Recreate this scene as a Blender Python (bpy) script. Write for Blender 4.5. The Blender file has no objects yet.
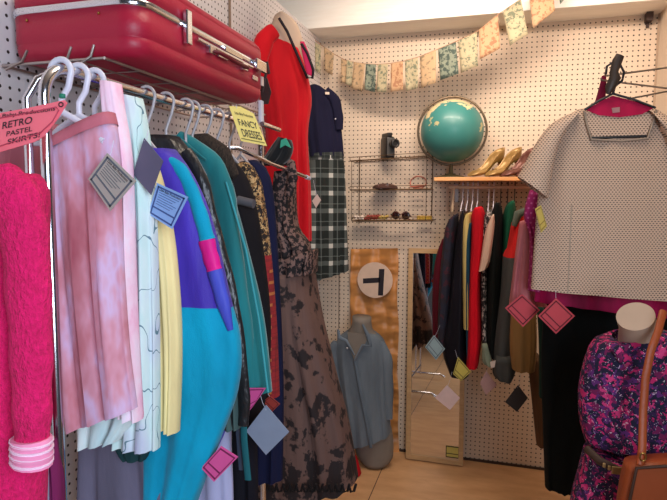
import bpy, bmesh, math, random
from mathutils import Vector, Matrix
random.seed(4)
PI = math.pi
C = bpy.context.scene.collection
S = bpy.context.scene

# ---------------------------------------------------------------- camera, world, lights, exposure
F, YAW, PITCH, ROLL, CH = 562.6, math.radians(16.32), math.radians(5.37), math.radians(0.31), 1.507
cam_d = bpy.data.cameras.new('camera'); cam = bpy.data.objects.new('camera', cam_d); C.objects.link(cam)
cam_d.sensor_width = 36; cam_d.lens = 36 * F / 667; cam_d.clip_start = 0.02
_f = Vector((-math.sin(YAW) * math.cos(PITCH), math.cos(YAW) * math.cos(PITCH), -math.sin(PITCH)))
_r = Vector((math.cos(YAW), math.sin(YAW), 0)); _u = _r.cross(_f)
R2 = _r * math.cos(ROLL) + _u * math.sin(ROLL); U2 = -_r * math.sin(ROLL) + _u * math.cos(ROLL)
cam.matrix_world = Matrix(((R2.x, U2.x, -_f.x, 0), (R2.y, U2.y, -_f.y, 0), (R2.z, U2.z, -_f.z, CH), (0, 0, 0, 1)))
S.camera = cam
S.view_settings.view_transform = 'Standard'; S.view_settings.look = 'None'
S.view_settings.gamma = 1; S.view_settings.use_curve_mapping = False
S.view_settings.exposure = 0.33
W = bpy.data.worlds.new('world'); S.world = W; W.use_nodes = True
W.node_tree.nodes['Background'].inputs[0].default_value = (0.50, 0.47, 0.52, 1)
W.node_tree.nodes['Background'].inputs[1].default_value = 0.07

def area(name, loc, target, size, power, col, sy=None):
    d = bpy.data.lights.new(name, 'AREA'); d.size = size; d.energy = power; d.color = col
    d.spread = math.radians(130)
    if sy: d.shape = 'RECTANGLE'; d.size_y = sy
    o = bpy.data.objects.new(name, d); C.objects.link(o); o.location = loc
    o.rotation_euler = (Vector(target) - Vector(loc)).to_track_quat('-Z', 'Y').to_euler()
    return o
area('fluorescent_strip', (-0.05, 2.3, 2.56), (-0.05, 3.0, 1.9), 1.3, 9.5, (1.0, 0.80, 0.66), 0.12)
_pl = bpy.data.lights.new('aisle_light', 'POINT'); _pl.energy = 26; _pl.color = (1.0, 0.84, 0.70); _pl.shadow_soft_size = 0.3
_po = bpy.data.objects.new('aisle_light', _pl); C.objects.link(_po); _po.location = (0.0, 1.25, 2.85)
area('doorway_daylight', (0.6, -0.35, 1.6), (-0.9, 1.0, 1.25), 0.8, 15, (0.74, 0.84, 1.0), 1.2)

# ---------------------------------------------------------------- geometry helpers
def ray(px, py):
    return _f + R2 * ((px - 333.5) / F) + U2 * ((250 - py) / F)
def pl(x1, y1, x2, y2):                        # vertical plane through two floor points (left one first)
    p = Vector((x1, y1, 0)); d = Vector((x2 - x1, y2 - y1, 0)).normalized()
    return (p, Vector((d.y, -d.x, 0)))
def PY(y): return (Vector((0, y, 0)), Vector((0, -1, 0)))
def PX(x): return (Vector((x, 0, 0)), Vector((1, 0, 0)))
def PF(px, y, deg):                            # plane turned by deg about the point seen in column px at depth y
    d = ray(px, 250); p = Vector((d.x * y / d.y, y, 0)); a = math.radians(deg)
    return (p, Vector((math.sin(a), -math.cos(a), 0)))
def at(px, py, plane):
    d = ray(px, py); o = Vector((0, 0, CH)); p, n = plane
    return o + d * ((p - o).dot(n) / d.dot(n))
def floor_at(px, py):
    d = ray(px, py); return Vector((0, 0, CH)) + d * (-CH / d.z)

class MB:
    def __init__(s): s.v = []; s.f = []; s.m = []; s.sm = []
    def add(s, vs, fs, mi=0, smooth=True):
        b = len(s.v); s.v += [Vector(v) for v in vs]
        for f in fs: s.f.append([b + i for i in f]); s.m.append(mi); s.sm.append(smooth)
        return s
    def box(s, c, d, rot=0, mi=0, bev=0.0, M=None):
        bm = bmesh.new(); bmesh.ops.create_cube(bm, size=1)
        for v in bm.verts: v.co = Vector((v.co.x * d[0], v.co.y * d[1], v.co.z * d[2]))
        if bev: bmesh.ops.bevel(bm, geom=bm.edges[:], offset=bev, segments=3, affect='EDGES', profile=0.5)
        T = Matrix.Translation(Vector(c)) @ (M if M is not None else Matrix.Rotation(rot, 4, 'Z'))
        for v in bm.verts: v.co = T @ v.co
        bm.verts.index_update()
        s.add([v.co.copy() for v in bm.verts], [[v.index for v in f.verts] for f in bm.faces], mi, bev > 0.004)
        bm.free(); return s
    def tube(s, pts, r, n=8, mi=0, cap=True, flat=None):
        pts = [Vector(p) for p in pts]; rr = r if isinstance(r, (list, tuple)) else [r] * len(pts)
        prev = None; rings = []
        for i, p in enumerate(pts):
            t = (pts[min(i + 1, len(pts) - 1)] - pts[max(i - 1, 0)])
            if t.length < 1e-9: t = Vector((0, 0, 1))
            t.normalize()
            if prev is None:
                a = Vector((0, 0, 1)) if abs(t.z) < .9 else Vector((1, 0, 0))
                x = (a - t * a.dot(t)).normalized()
            else: x = (prev - t * prev.dot(t)).normalized()
            prev = x; y = t.cross(x)
            rings.append([p + (x * math.cos(2 * PI * k / n) + y * math.sin(2 * PI * k / n)) * rr[i] for k in range(n)])
        if flat:                                # flat = (direction, factor): squashes the tube
            d, fac = flat; d = Vector(d).normalized()
            for i, rg in enumerate(rings): rings[i] = [q - d * ((q - pts[i]).dot(d) * (1 - fac)) for q in rg]
        vs = [q for rg in rings for q in rg]; fs = []
        for i in range(len(rings) - 1):
            for k in range(n): fs.append([i * n + k, i * n + (k + 1) % n, (i + 1) * n + (k + 1) % n, (i + 1) * n + k])
        s.add(vs, fs, mi)
        if cap: s.add(rings[0][::-1], [list(range(n))], mi, False); s.add(rings[-1], [list(range(n))], mi, False)
        return s
    def lathe(s, c, prof, n=28, mi=0, M=None):
        vs = []; fs = []
        for (r, z) in prof:
            for k in range(n): vs.append(Vector((r * math.cos(2 * PI * k / n), r * math.sin(2 * PI * k / n), z)))
        for i in range(len(prof) - 1):
            for k in range(n): fs.append([i * n + k, i * n + (k + 1) % n, (i + 1) * n + (k + 1) % n, (i + 1) * n + k])
        T = Matrix.Translation(Vector(c)) @ (M if M is not None else Matrix())
        s.add([T @ v for v in vs], fs, mi); s.add([T @ v for v in vs[:n][::-1]], [list(range(n))], mi, False); s.add([T @ v for v in vs[-n:]], [list(range(n))], mi, False); return s
    def prism(s, poly, off, mi=0):              # polygon of 3D points extruded by a vector
        n = len(poly); off = Vector(off)
        s.add([Vector(p) for p in poly] + [Vector(p) + off for p in poly],
              [list(range(n)), list(range(2 * n - 1, n - 1, -1))] + [[i, n + i, n + (i + 1) % n, (i + 1) % n] for i in range(n)], mi, False)
        return s

ORIG = {}
def link(name, mb, mats, parent=None, origin=None):
    if not isinstance(mats, (list, tuple)): mats = [mats]
    if origin is None:
        if parent is not None: origin = ORIG[parent.name]
        else:
            xs = [v.x for v in mb.v]; ys = [v.y for v in mb.v]; zs = [v.z for v in mb.v]
            origin = Vector(((min(xs) + max(xs)) / 2, (min(ys) + max(ys)) / 2, min(zs)))
    me = bpy.data.meshes.new(name)
    me.from_pydata([v - origin for v in mb.v], [], mb.f); me.update()
    for m in mats: me.materials.append(m)
    for p, mi, sm in zip(me.polygons, mb.m, mb.sm): p.material_index = mi; p.use_smooth = sm
    o = bpy.data.objects.new(name, me); C.objects.link(o)
    if parent is not None: o.parent = parent
    else: o.location = origin
    ORIG[o.name] = origin
    return o
def tagp(o, label, cat, group=None):
    o['label'] = label; o['category'] = cat
    if group: o['group'] = group
    return o
def thing(name, label, cat, loc, group=None):
    o = bpy.data.objects.new(name, None); o.empty_display_size = .05; C.objects.link(o); o.location = loc
    ORIG[o.name] = Vector(loc); return tagp(o, label, cat, group)
def struct(name, mb, m):
    o = link(name, mb, m, origin=Vector((0, 0, 0))); o['kind'] = 'structure'; return o

def cr(a, b, c, d, t):
    return 0.5 * ((2 * b) + (c - a) * t + (2 * a - 5 * b + 4 * c - d) * t * t + (3 * b - a - 3 * c + d) * t ** 3)
def smooth_rows(rows, step=0.022):
    out = []; n = len(rows)
    for i in range(n - 1):
        a, b, c, d = rows[max(i - 1, 0)], rows[i], rows[i + 1], rows[min(i + 2, n - 1)]
        L = max((c[0] - b[0]).length, (c[1] - b[1]).length); k = max(2, int(L / step))
        for j in range(k):
            t = j / k; out.append((cr(a[0], b[0], c[0], d[0], t), cr(a[1], b[1], c[1], d[1], t), cr(a[2], b[2], c[2], d[2], t), (i + t) / (n - 1)))
    out.append((rows[-1][0], rows[-1][1], rows[-1][2], 1.0)); return out
def cloth(rows, plane, b=0.03, k=4, amp=0.008, seed=0, behind=0.0, N=56, e=0.75, cap=True, capb=False, mfn=None, start=0.15, mb=None, hemw=0.0):
    """rows: (xl, yl, xr, yr[, bscale]) silhouettes of the front; gives a closed lofted body of half depth b"""
    rnd = random.Random(seed); n = plane[1]
    R = [(at(r[0], r[1], plane), at(r[2], r[3], plane), (r[4] if len(r) > 4 else 1.0)) for r in rows]
    R = smooth_rows(R); mb = mb or MB(); vs = []; fs = []; ms = []
    ph = [rnd.uniform(0, 6.28) for _ in range(6)]; kk = [k, k * 1.7 + .3, k * 2.9 + .5]
    for (L, Rr, bs, t) in R:
        c = (L + Rr) / 2 - n * behind; ex = (Rr - L) / 2
        A = amp * min(1, max(0, (t - start)) / (1 - start) * 1.6 + .12)
        for q in range(N):
            th = 2 * PI * q / N; ct, st = math.cos(th), math.sin(th)
            x = math.copysign(abs(ct) ** e, ct); y = math.copysign(abs(st) ** e, st)
            side = 0 if st > 0 else 3
            w = math.sin(kk[0] * PI * x + ph[side] + .6 * math.sin(3 * t + ph[1])) + .55 * math.sin(kk[1] * PI * x + ph[side + 1] - 1.1 * t) + .3 * math.sin(kk[2] * PI * x + ph[side + 2] + 2 * t)
            w *= (1 - abs(x) ** 6)
            vs.append(c + ex * x + n * (b * bs * y + A * w) + Vector((0, 0, hemw * w * (1 if t > .97 else 0))))
    M = len(R)
    for i in range(M - 1):
        for q in range(N):
            fs.append([i * N + q, (i + 1) * N + q, (i + 1) * N + (q + 1) % N, i * N + (q + 1) % N])
            ms.append(mfn(R[i][3], math.cos(2 * PI * (q + .5) / N)) if mfn else 0)
    base = len(mb.v); mb.add(vs, fs)
    if mfn: mb.m[-len(fs):] = ms
    if cap: mb.add([], []); mb.f.append([base + q for q in range(N)]); mb.m.append(0); mb.sm.append(True)
    if capb: mb.f.append([base + (M - 1) * N + q for q in range(N)][::-1]); mb.m.append(ms[-1] if ms else 0); mb.sm.append(False)
    return mb

# ---------------------------------------------------------------- materials
def lin(c):
    return tuple(((x / 255) / 12.92 if x / 255 <= .04045 else ((x / 255 + .055) / 1.055) ** 2.4) for x in c) + (1,)
class NT:
    def __init__(s, name):
        s.m = bpy.data.materials.new(name); s.m.use_nodes = True; s.t = s.m.node_tree
        s.p = s.t.nodes['Principled BSDF']; s.tc = s.t.nodes.new('ShaderNodeTexCoord')
    def n(s, typ, **kw):
        x = s.t.nodes.new('ShaderNode' + typ)
        for k, v in kw.items(): setattr(x, k, v)
        return x
    def l(s, a, b): s.t.links.new(a, b)
    def coord(s, scale=(1, 1, 1), rot=(0, 0, 0)):
        mp = s.n('Mapping'); mp.inputs['Scale'].default_value = scale; mp.inputs['Rotation'].default_value = rot
        s.l(s.tc.outputs['Object'], mp.inputs['Vector']); return mp.outputs[0]
    def noise(s, sc, co=None, detail=3, rough=.5):
        x = s.n('TexNoise'); x.inputs['Scale'].default_value = sc; x.inputs['Detail'].default_value = detail; x.inputs['Roughness'].default_value = rough
        s.l(co if co is not None else s.coord(), x.inputs['Vector']); return x.outputs['Fac']
    def math(s, op, a, b=None, c=None):
        x = s.n('Math', operation=op)
        for i, v in enumerate((a, b, c)):
            if v is None: continue
            if isinstance(v, (int, float)): x.inputs[i].default_value = v
            else: s.l(v, x.inputs[i])
        return x.outputs[0]
    def ramp(s, fac, stops, mode='LINEAR'):
        x = s.n('ValToRGB'); x.color_ramp.interpolation = mode; el = x.color_ramp.elements
        while len(el) > 1: el.remove(el[-1])
        el[0].position = stops[0][0]; el[0].color = lin(stops[0][1])
        for p, c in stops[1:]: q = el.new(p); q.color = lin(c)
        s.l(fac, x.inputs[0]); return x.outputs[0]
    def mix(s, fac, a, b):
        x = s.n('Mix', data_type='RGBA')
        if isinstance(fac, (int, float)): x.inputs[0].default_value = fac
        else: s.l(fac, x.inputs[0])
        for i, v in ((6, a), (7, b)):
            if isinstance(v, tuple): x.inputs[i].default_value = lin(v) if len(v) == 3 else v
            else: s.l(v, x.inputs[i])
        return x.outputs[2]
    def bump(s, h, st=.3, dist=.01):
        x = s.n('Bump'); x.inputs['Strength'].default_value = st; x.inputs['Distance'].default_value = dist
        s.l(h, x.inputs['Height']); s.l(x.outputs[0], s.p.inputs['Normal'])
    def done(s, col, rough=.8, metal=0, sheen=0, coat=0):
        if isinstance(col, tuple): s.p.inputs['Base Color'].default_value = lin(col)
        else: s.l(col, s.p.inputs['Base Color'])
        s.p.inputs['Roughness'].default_value = rough; s.p.inputs['Metallic'].default_value = metal
        s.p.inputs['Sheen Weight'].default_value = sheen; s.p.inputs['Coat Weight'].default_value = coat
        return s.m
    def sep(s, co):
        x = s.n('SeparateXYZ'); s.l(co, x.inputs[0]); return x.outputs
def plain(name, c, rough=.6, metal=0, coat=0, var=.06, sc=20):
    t = NT(name); c2 = tuple(max(0, int(x * (1 - var * 2))) for x in c)
    return t.done(t.mix(t.noise(sc), c, c2), rough, metal, 0, coat)
def fabric(name, c, rough=.85, var=.12, sheen=.0, wr=.35, sc=14, stretch=(1, 1, .25)):
    t = NT(name); c2 = tuple(int(x * (1 - var)) for x in c); c3 = tuple(min(255, int(x * (1 + var * .5))) for x in c)
    co = t.coord(stretch); h = t.noise(sc, co, 4)
    col = t.ramp(h, [(.3, c2), (.7, c3)])
    fine = t.noise(420, None, 1); t.bump(t.math('ADD', h, t.math('MULTIPLY', fine, .05)), wr, .02); t.p.inputs['Specular IOR Level'].default_value = .2
    return t.done(col, rough, 0, sheen)
def satin(name, c, rough=.35, wr=.5, sc=9):
    t = NT(name); h = t.noise(sc, t.coord((1, 1, 1.9), (0, .7, 0)), 1, .3); t.bump(h, .7, .05)
    return t.done(t.ramp(h, [(.3, tuple(int(x * .8) for x in c)), (.7, c)]), rough, 0, .1)
def pegboard(name, base, axis, hole=(44, 32, 28)):
    t = NT(name); o = t.sep(t.coord()); P = .0254
    u = t.math('SUBTRACT', t.math('FRACT', t.math('DIVIDE', o[axis], P)), .5)
    v = t.math('SUBTRACT', t.math('FRACT', t.math('DIVIDE', o['Z'], P)), .5)
    d = t.math('SQRT', t.math('ADD', t.math('MULTIPLY', u, u), t.math('MULTIPLY', v, v)))
    h = t.math('LESS_THAN', d, .15)
    n = t.noise(3, None, 4); b = t.mix(n, base, tuple(int(x * .93) for x in base))
    t.bump(t.math('MULTIPLY', h, -1), .6, .003)
    return t.done(t.mix(h, b, hole), .62)
def blobs(name, base, spots, thr=.55, sc=30, rough=.85, detail=2, base2=None, wr=.3, dist='noise'):
    t = NT(name); f = t.noise(sc, t.coord(), detail, .6)
    m = t.ramp(f, [(thr - .03, (0, 0, 0)), (thr + .03, (255, 255, 255))])
    b = t.mix(t.noise(sc * .35), base, base2 or base)
    t.bump(t.noise(14, t.coord((1, 1, .25)), 4), wr, .02)
    return t.done(t.mix(m, b, spots), rough)
def plaid(name, base, l1, l2, P=.075, rough=.9, deg=0):
    t = NT(name); o = t.sep(t.coord((1, 1, 1), (0, 0, math.radians(-deg))))
    def line(ax, off, w):
        fr = t.math('FRACT', t.math('ADD', t.math('DIVIDE', o[ax], P), off)); return t.math('LESS_THAN', fr, w)
    h, v = line('Z', 0, .26), line('X', .1, .26); thin = t.math('ADD', line('X', .6, .05), line('Z', .5, .05))
    c = t.mix(t.math('MULTIPLY', thin, .35), base, l1); c = t.mix(t.math('MULTIPLY', t.math('ADD', h, v), .3), c, l1)
    c = t.mix(t.math('MULTIPLY', t.math('MULTIPLY', h, v), .75), c, l2)
    t.bump(t.noise(300, None, 1), .2, .002); return t.done(c, rough)
def dots(name, base, dot, P=.008, r=.3, rough=.85, axis='X', zP=None, wr=.25):
    t = NT(name); o = t.sep(t.coord()); zP = zP or P
    row = t.math('FLOOR', t.math('DIVIDE', o['Z'], zP))
    sh = t.math('MULTIPLY', t.math('MODULO', row, 2), .5)
    u = t.math('SUBTRACT', t.math('FRACT', t.math('ADD', t.math('DIVIDE', o[axis], P), sh)), .5)
    v = t.math('SUBTRACT', t.math('FRACT', t.math('DIVIDE', o['Z'], zP)), .5)
    d = t.math('SQRT', t.math('ADD', t.math('MULTIPLY', u, u), t.math('MULTIPLY', v, v)))
    t.bump(t.noise(12, t.coord((1, 1, .25)), 4), wr, .02)
    return t.done(t.mix(t.math('LESS_THAN', d, r), base, dot), rough)
def voro(name, stops, sc, rough=.85, white=None, jit=1.0):
    t = NT(name); nz = t.n('TexNoise'); nz.inputs['Scale'].default_value = sc * .8; nz.inputs['Detail'].default_value = 2
    co = t.coord(); t.l(co, nz.inputs['Vector'])
    mixv = t.n('Mix', data_type='VECTOR'); mixv.inputs[0].default_value = .035 * jit
    t.l(co, mixv.inputs[4]); t.l(nz.outputs['Color'], mixv.inputs[5])
    v = t.n('TexVoronoi'); v.inputs['Scale'].default_value = sc; t.l(mixv.outputs[1], v.inputs['Vector'])
    sp = t.n('SeparateColor'); t.l(v.outputs['Color'], sp.inputs[0])
    c = t.ramp(sp.outputs[0], stops, 'CONSTANT')
    if white:
        v2 = t.n('TexVoronoi'); v2.inputs['Scale'].default_value = sc * 2.2; t.l(mixv.outputs[1], v2.inputs['Vector'])
        s2 = t.n('SeparateColor'); t.l(v2.outputs['Color'], s2.inputs[0])
        g = t.math('MULTIPLY', t.math('GREATER_THAN', s2.outputs[1], .78), t.math('LESS_THAN', v2.outputs['Distance'], .3))
        c = t.mix(g, c, white)
    t.bump(t.noise(14, t.coord((1, 1, .3)), 4), .3, .02); return t.done(c, rough)
def wood(name, a, b, rough=.5, axis=(1, 12, 12), sc=6):
    t = NT(name); f = t.noise(sc, t.coord(axis), 5, .6); t.bump(f, .1, .005)
    return t.done(t.ramp(f, [(.3, a), (.7, b)]), rough)

M = {}
M['chrome'] = plain('chrome', (225, 225, 232), .16, 1, 0, .02)
M['wire'] = plain('bronze_wire', (110, 85, 60), .4, .8)
M['steel'] = plain('steel_wire', (190, 180, 175), .3, .9)
M['black_plastic'] = plain('black_plastic', (22, 21, 24), .4)
M['white_plastic'] = plain('white_plastic', (225, 225, 240), .35, 0, .2)
M['clear_hanger'] = plain('grey_plastic', (178, 172, 176), .3, 0, .3)
M['ink'] = plain('ink', (30, 24, 34), .7)
M['form'] = plain('mannequin_beige', (196, 172, 150), .6, 0, 0, .03)
M['form_grey'] = plain('mannequin_grey', (128, 120, 110), .7, 0, 0, .05)
M['gold'] = plain('gold_metal', (190, 150, 80), .3, .9)

# ---------------------------------------------------------------- setting
XL, XR, YB, HW = -1.03, .735, 3.22, 2.42
b = MB().box(((XL - .01), 1.3, HW / 2), (.02, 3.9, HW)); struct('wall_left', b, pegboard('pegboard_left', (228, 222, 222), 'Y'))
b = MB().box(((XL + XR) / 2, YB + .01, HW / 2), (XR - XL + .04, .02, HW)); struct('wall_back', b, pegboard('pegboard_back', (228, 208, 184), 'X'))
b = MB().box((XR + .01, 2.25, HW / 2), (.02, 2.0, HW)); struct('wall_right', b, pegboard('painted_board_right', (222, 205, 184), 'Y', (212, 194, 172)))
t = NT('plywood_floor'); o_ = t.sep(t.coord())
fn = t.noise(5, t.coord((1, 3, 1)), 5, .6); cl = t.ramp(fn, [(.3, (196, 148, 102)), (.7, (218, 172, 124))])
sx = t.math('LESS_THAN', t.math('ABSOLUTE', t.math('SUBTRACT', o_['X'], -.58)), .0022)
sy = t.math('LESS_THAN', t.math('ABSOLUTE', t.math('SUBTRACT', o_['Y'], 1.4)), .0022)
fl = t.done(t.mix(t.math('MAXIMUM', sx, sy), cl, (60, 42, 34)), .42)
struct('floor', MB().box((-.1, .7, -.02), (3.2, 5.3, .04)), fl)
struct('ceiling', MB().box((-.6, .7, 3.22), (4.2, 5.3, .04)), plain('ceiling_white', (240, 236, 226), .9))
struct('trim_1', MB().box((-.8, 3.12, HW + .39), (3.3, .24, .78), bev=.004), wood('cream_painted_beam', (250, 247, 238), (244, 238, 226), .6))
struct('trim_2', MB().box((XL + .006, 2.05, HW / 2), (.008, .006, HW)), plain('board_seam', (150, 125, 105), .8))
struct('trim_3', MB().box((at(339, 310, PY(YB)).x, YB - .001, .9), (.004, .004, 1.8)), plain('back_board_seam', (120, 98, 82), .8))
struct('trim_4', MB().box((XR - .004, YB - .004, HW / 2), (.008, .008, HW)), plain('corner_bead', (190, 165, 140), .8))
struct('baseboard_back', MB().box((-.15, YB - .006, .006), (1.74, .01, .012)), plain('dark_floor_gap', (70, 52, 42), .8))
struct('trim_5', MB().box((at(648, 8, PY(YB)).x, YB - .03, HW - .022), (.03, .05, .04)).box((at(648, 8, PY(YB)).x, YB - .01, HW - .04), (.012, .012, .05)), plain('dark_bracket', (70, 50, 45), .6))

# ---------------------------------------------------------------- text on a plane
def text_mb(txt, org, xd, yd, size, shear=0.0, thick=0.0004):
    cu = bpy.data.curves.new('t', 'FONT'); cu.body = txt; cu.size = 1; cu.shear = shear; cu.offset = .012
    o = bpy.data.objects.new('t', cu); C.objects.link(o); dg = bpy.context.evaluated_depsgraph_get(); dg.update()
    me = bpy.data.meshes.new_from_object(o.evaluated_get(dg)); mb = MB()
    xs = [v.co.x for v in me.vertices]; x0, x1 = min(xs), max(xs)
    org = Vector(org); xd = Vector(xd); yd = Vector(yd); nn = xd.cross(yd).normalized() * thick
    mb.add([org + xd * ((v.co.x - x0) / (x1 - x0)) + yd * v.co.y * size + nn for v in me.vertices], [list(p.vertices) for p in me.polygons], 0, False)
    C.objects.unlink(o); bpy.data.objects.remove(o); bpy.data.meshes.remove(me); return mb

class Quad:
    def __init__(s, cs, plane, th=.0012):       # corners tl,tr,br,bl in picture columns and rows
        s.c = [at(x, y, plane) for x, y in cs]; s.n = plane[1]; s.th = th
    def q(s, u, v, lift=0.0):                   # u right, v down
        a, b_, c, d = s.c
        return (a * (1 - u) + b_ * u) * (1 - v) + (d * (1 - u) + c * u) * v + s.n * lift
    def strip(s, mb, u0, v0, u1, v1, lift=.0008, mi=0):
        L = lift; mb.prism([s.q(u0, v0, L), s.q(u1, v0, L), s.q(u1, v1, L), s.q(u0, v1, L)], -s.n * (L * .9), mi); return mb

def price_tag(label, cs, plane, col, edge, detail=True, group=None, blank=False, string=None):
    Q = Quad(cs, plane); c = (Q.c[0] + Q.c[2]) / 2; low = min(p.z for p in Q.c)
    T = thing('price_tag', label, 'price tag', (c.x, c.y, low), group)
    mb = MB(); mb.prism([Q.q(0, 0), Q.q(1, 0), Q.q(1, 1), Q.q(0, 1)], -Q.n * .0014)
    link('card', mb, col, T)
    if not blank:
        mb = MB(); w = .045
        for a in ((.06, .06, .94, .06 + w), (.06, .94 - w, .94, .94), (.06, .06, .06 + w, .94), (.94 - w, .06, .94, .94), (.1, .68, .9, .72)): Q.strip(mb, *a)
        link('printed_border', mb, edge, T)
        if detail:
            mb = MB()
            for i in range(6): Q.strip(mb, .16, .22 + i * .07, .16 + .66 * (1 - .12 * (i % 3)), .232 + i * .07)
            link('handwriting_line', mb, edge, T)
            tb = text_mb('Little Baby Productions', Q.q(.14, .17, .001), Q.q(.86, .17) - Q.q(.14, .17), (Q.q(.14, .0) - Q.q(.14, 1)) * 1.0, .1, .3)
            link('heading', tb, M['ink'], T)
    if string:
        p = Q.q(*string[0], .0); q = at(*string[1], plane) - Q.n * .004
        link('string', MB().tube([p, (p + q) / 2 + Vector((0, 0, -.006)), q], .0006, 5), M['white_plastic'], T)
    return T

# ---------------------------------------------------------------- beneath the suitcase: wire shelf, rails
ZS = 1.781
T = thing('wire_shelf', 'chrome wire shelf on the left pegboard carrying the red suitcase', 'shelf', (-.9, 1.4, ZS))
x0, x1, y0, y1 = XL + .01, -.765, .978, 1.78
mb = MB().tube([(x0, y0, ZS), (x1, y0, ZS)], .0032).tube([(x1, y0, ZS), (x1, y1, ZS)], .0032).tube([(x0, y0, ZS), (x0, y1, ZS)], .0032).tube([(x0, y1, ZS), (x1, y1, ZS)], .0032)
link('shelf_frame', mb, M['steel'], T)
mb = MB()
for i in range(1, 6): y = y0 + (y1 - y0) * i / 6; mb.tube([(x0, y, ZS + .003), (x1, y, ZS + .003)], .0016, 6)
for i in range(1, 4): x = x0 + (x1 - x0) * i / 4; mb.tube([(x, y0, ZS - .001), (x, y1, ZS - .001)], .0018, 6)
link('wire_grid', mb, M['steel'], T)
for (xx, dx) in ((x0 + .07, -.05), (x1 - .02, -.03), (x1 - .075, -.035)):
    mb = MB().tube([(xx + dx, y0 - .012, ZS - .012), (xx + dx * .3, y0 - .004, ZS + .004), (xx, y0 - .004, ZS + .026)], .0028, 6)
    link('hook_end', mb, M['steel'], T)

PR = -.70; ZR = 1.715
T = thing('garment_rack', 'chrome double-tube garment rack standing along the left pegboard wall', 'clothes rack', (PR, 1.1, 0))
def arc_up(x, yn, zr, r=.05):
    return [(x, yn, .03), (x, yn, zr - r)] + [(x, yn + r - r * math.cos(a), zr - r + r * math.sin(a)) for a in [PI / 2 * i / 6 for i in range(1, 7)]]
near = at(44, 90, PX(PR)).y
mb = MB().tube(arc_up(PR, near, ZR) + [(PR, 1.58, ZR)], .0095, 12); link('hanging_rail', mb, M['chrome'], T)
mb = MB().tube([(PR - .045 + .0, near + .01, .03), (PR - .045, near + .01, ZR - .05), (PR - .035, near + .025, ZR - .018), (PR - .012, near + .05, ZR)], .007, 10); link('upright', mb, M['chrome'], T)
mb = MB().tube([(PR, 1.58, ZR), (PR, 1.6, ZR - .03), (PR, 1.6, .05)], .0095, 12); link('upright', mb, M['chrome'], T)
for yy in (near, 1.6):
    link('foot', MB().tube([(PR - .22, yy, .03), (PR - .2, yy, .045), (PR + .2, yy, .045), (PR + .24, yy, .02)], .011, 10), M['chrome'], T)
link('lower_rail', MB().tube([(PR, near, .12), (PR, 1.6, .12)], .008, 8), M['chrome'], T)
T = thing('sloping_rail', 'thin chrome sloping display arm reaching over the lace gown', 'display arm', (-.7, 1.5, 1.5))
e0 = at(238, 148, PX(-.70)); e1 = at(270, 163, PX(-.68)); e2 = at(306, 177, PX(-.66))
link('arm', MB().tube([(XL + .005, e0.y, e0.z + .02), e0, e1, e2], .0065, 8), M['chrome'], T)
link('end_cap', MB().tube([e2, e2 + (e2 - e1).normalized() * .03], .008, 8), M['white_plastic'], T)
T = thing('wall_bracket', 'grey metal bracket behind the yellow sign by the red dress', 'bracket', (-.7, 1.74, 1.7))
a = at(262, 124, PX(-.70)); c = at(279, 130, PX(-.69))
link('arm', MB().tube([a, c], .008, 8), M['chrome'], T)
link('plate', MB().box(at(261, 112, PX(-.72)) , (.012, .02, .07), bev=.003), M['white_plastic'], T)

# hangers: hook + shoulders
def hanger(label, y, mat, w=.11, x=PR, z=ZR, r=.0035, hook_h=.075, group=None, drop=.06, along='X', name='clothes_hanger', yaw=0):
    T = thing(name, label, 'hanger', (x, y, z - hook_h - drop), group)
    ax = Vector((math.cos(yaw), math.sin(yaw), 0)) if along == 'X' else Vector((0, 1, 0))
    c = Vector((x, y, z)); R_ = .021
    pts = [c + ax * (-R_ * math.cos(a)) * -1 + Vector((0, 0, R_ * math.sin(a) - .006)) for a in [PI * (i / 10) for i in range(10, -1, -1)]]
    pts = [c + ax * (R_ * math.cos(a)) + Vector((0, 0, R_ * math.sin(a) - .006)) for a in [PI * (1 - i / 10) for i in range(11)]]
    pts += [c + ax * R_ * .7 + Vector((0, 0, -.03)), c + Vector((0, 0, -hook_h * .7)), c + Vector((0, 0, -hook_h))]
    link('hook', MB().tube(pts, r, 8), mat, T)
    n = c + Vector((0, 0, -hook_h)); L = n - ax * w + Vector((0, 0, -drop)); R__ = n + ax * w + Vector((0, 0, -drop))
    link('shoulder_bar', MB().tube([n, n - ax * w * .5 + Vector((0, 0, -drop * .4)), L], r * 1.1, 8).tube([n, n + ax * w * .5 + Vector((0, 0, -drop * .4)), R__], r * 1.1, 8).tube([L, R__], r * .9, 8), mat, T)
    return T

G = 'hangers on the left rail'
for y, l in ((.785, 'white plastic hanger hook with a green size dot nearest the pink sign'), (.825, 'second thick white plastic hanger hook behind the green dotted one'), (.865, 'third thick white plastic hanger hook under the suitcase front')):
    h = hanger(l, y, M['white_plastic'], .08, r=.0052, hook_h=.07, group=G, drop=.05)
    if y < .8: link('size_dot', MB().lathe((PR + .006, y - .005, ZR - .045), [(.001, -.004), (.005, -.003), (.005, .003), (.001, .004)], 12), plain('green_plastic', (20, 130, 100), .5), h)
words = ['grey hanger above the windbreaker', 'grey hanger above the black leather jacket', 'grey hanger above the teal coat', 'grey hanger just right of the teal coat hanger', 'grey hanger above the fur collar', 'grey hanger behind the fur collar hanger', 'grey hanger left of the yellow sign', 'grey hanger nearest the yellow sign']
for y, l in zip((1.02, 1.09, 1.17, 1.2, 1.26, 1.32, 1.39, 1.46), words):
    hanger('thin ' + l, y, M['clear_hanger'], .05, r=.0034, hook_h=.09, group=G, drop=.07)

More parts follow.
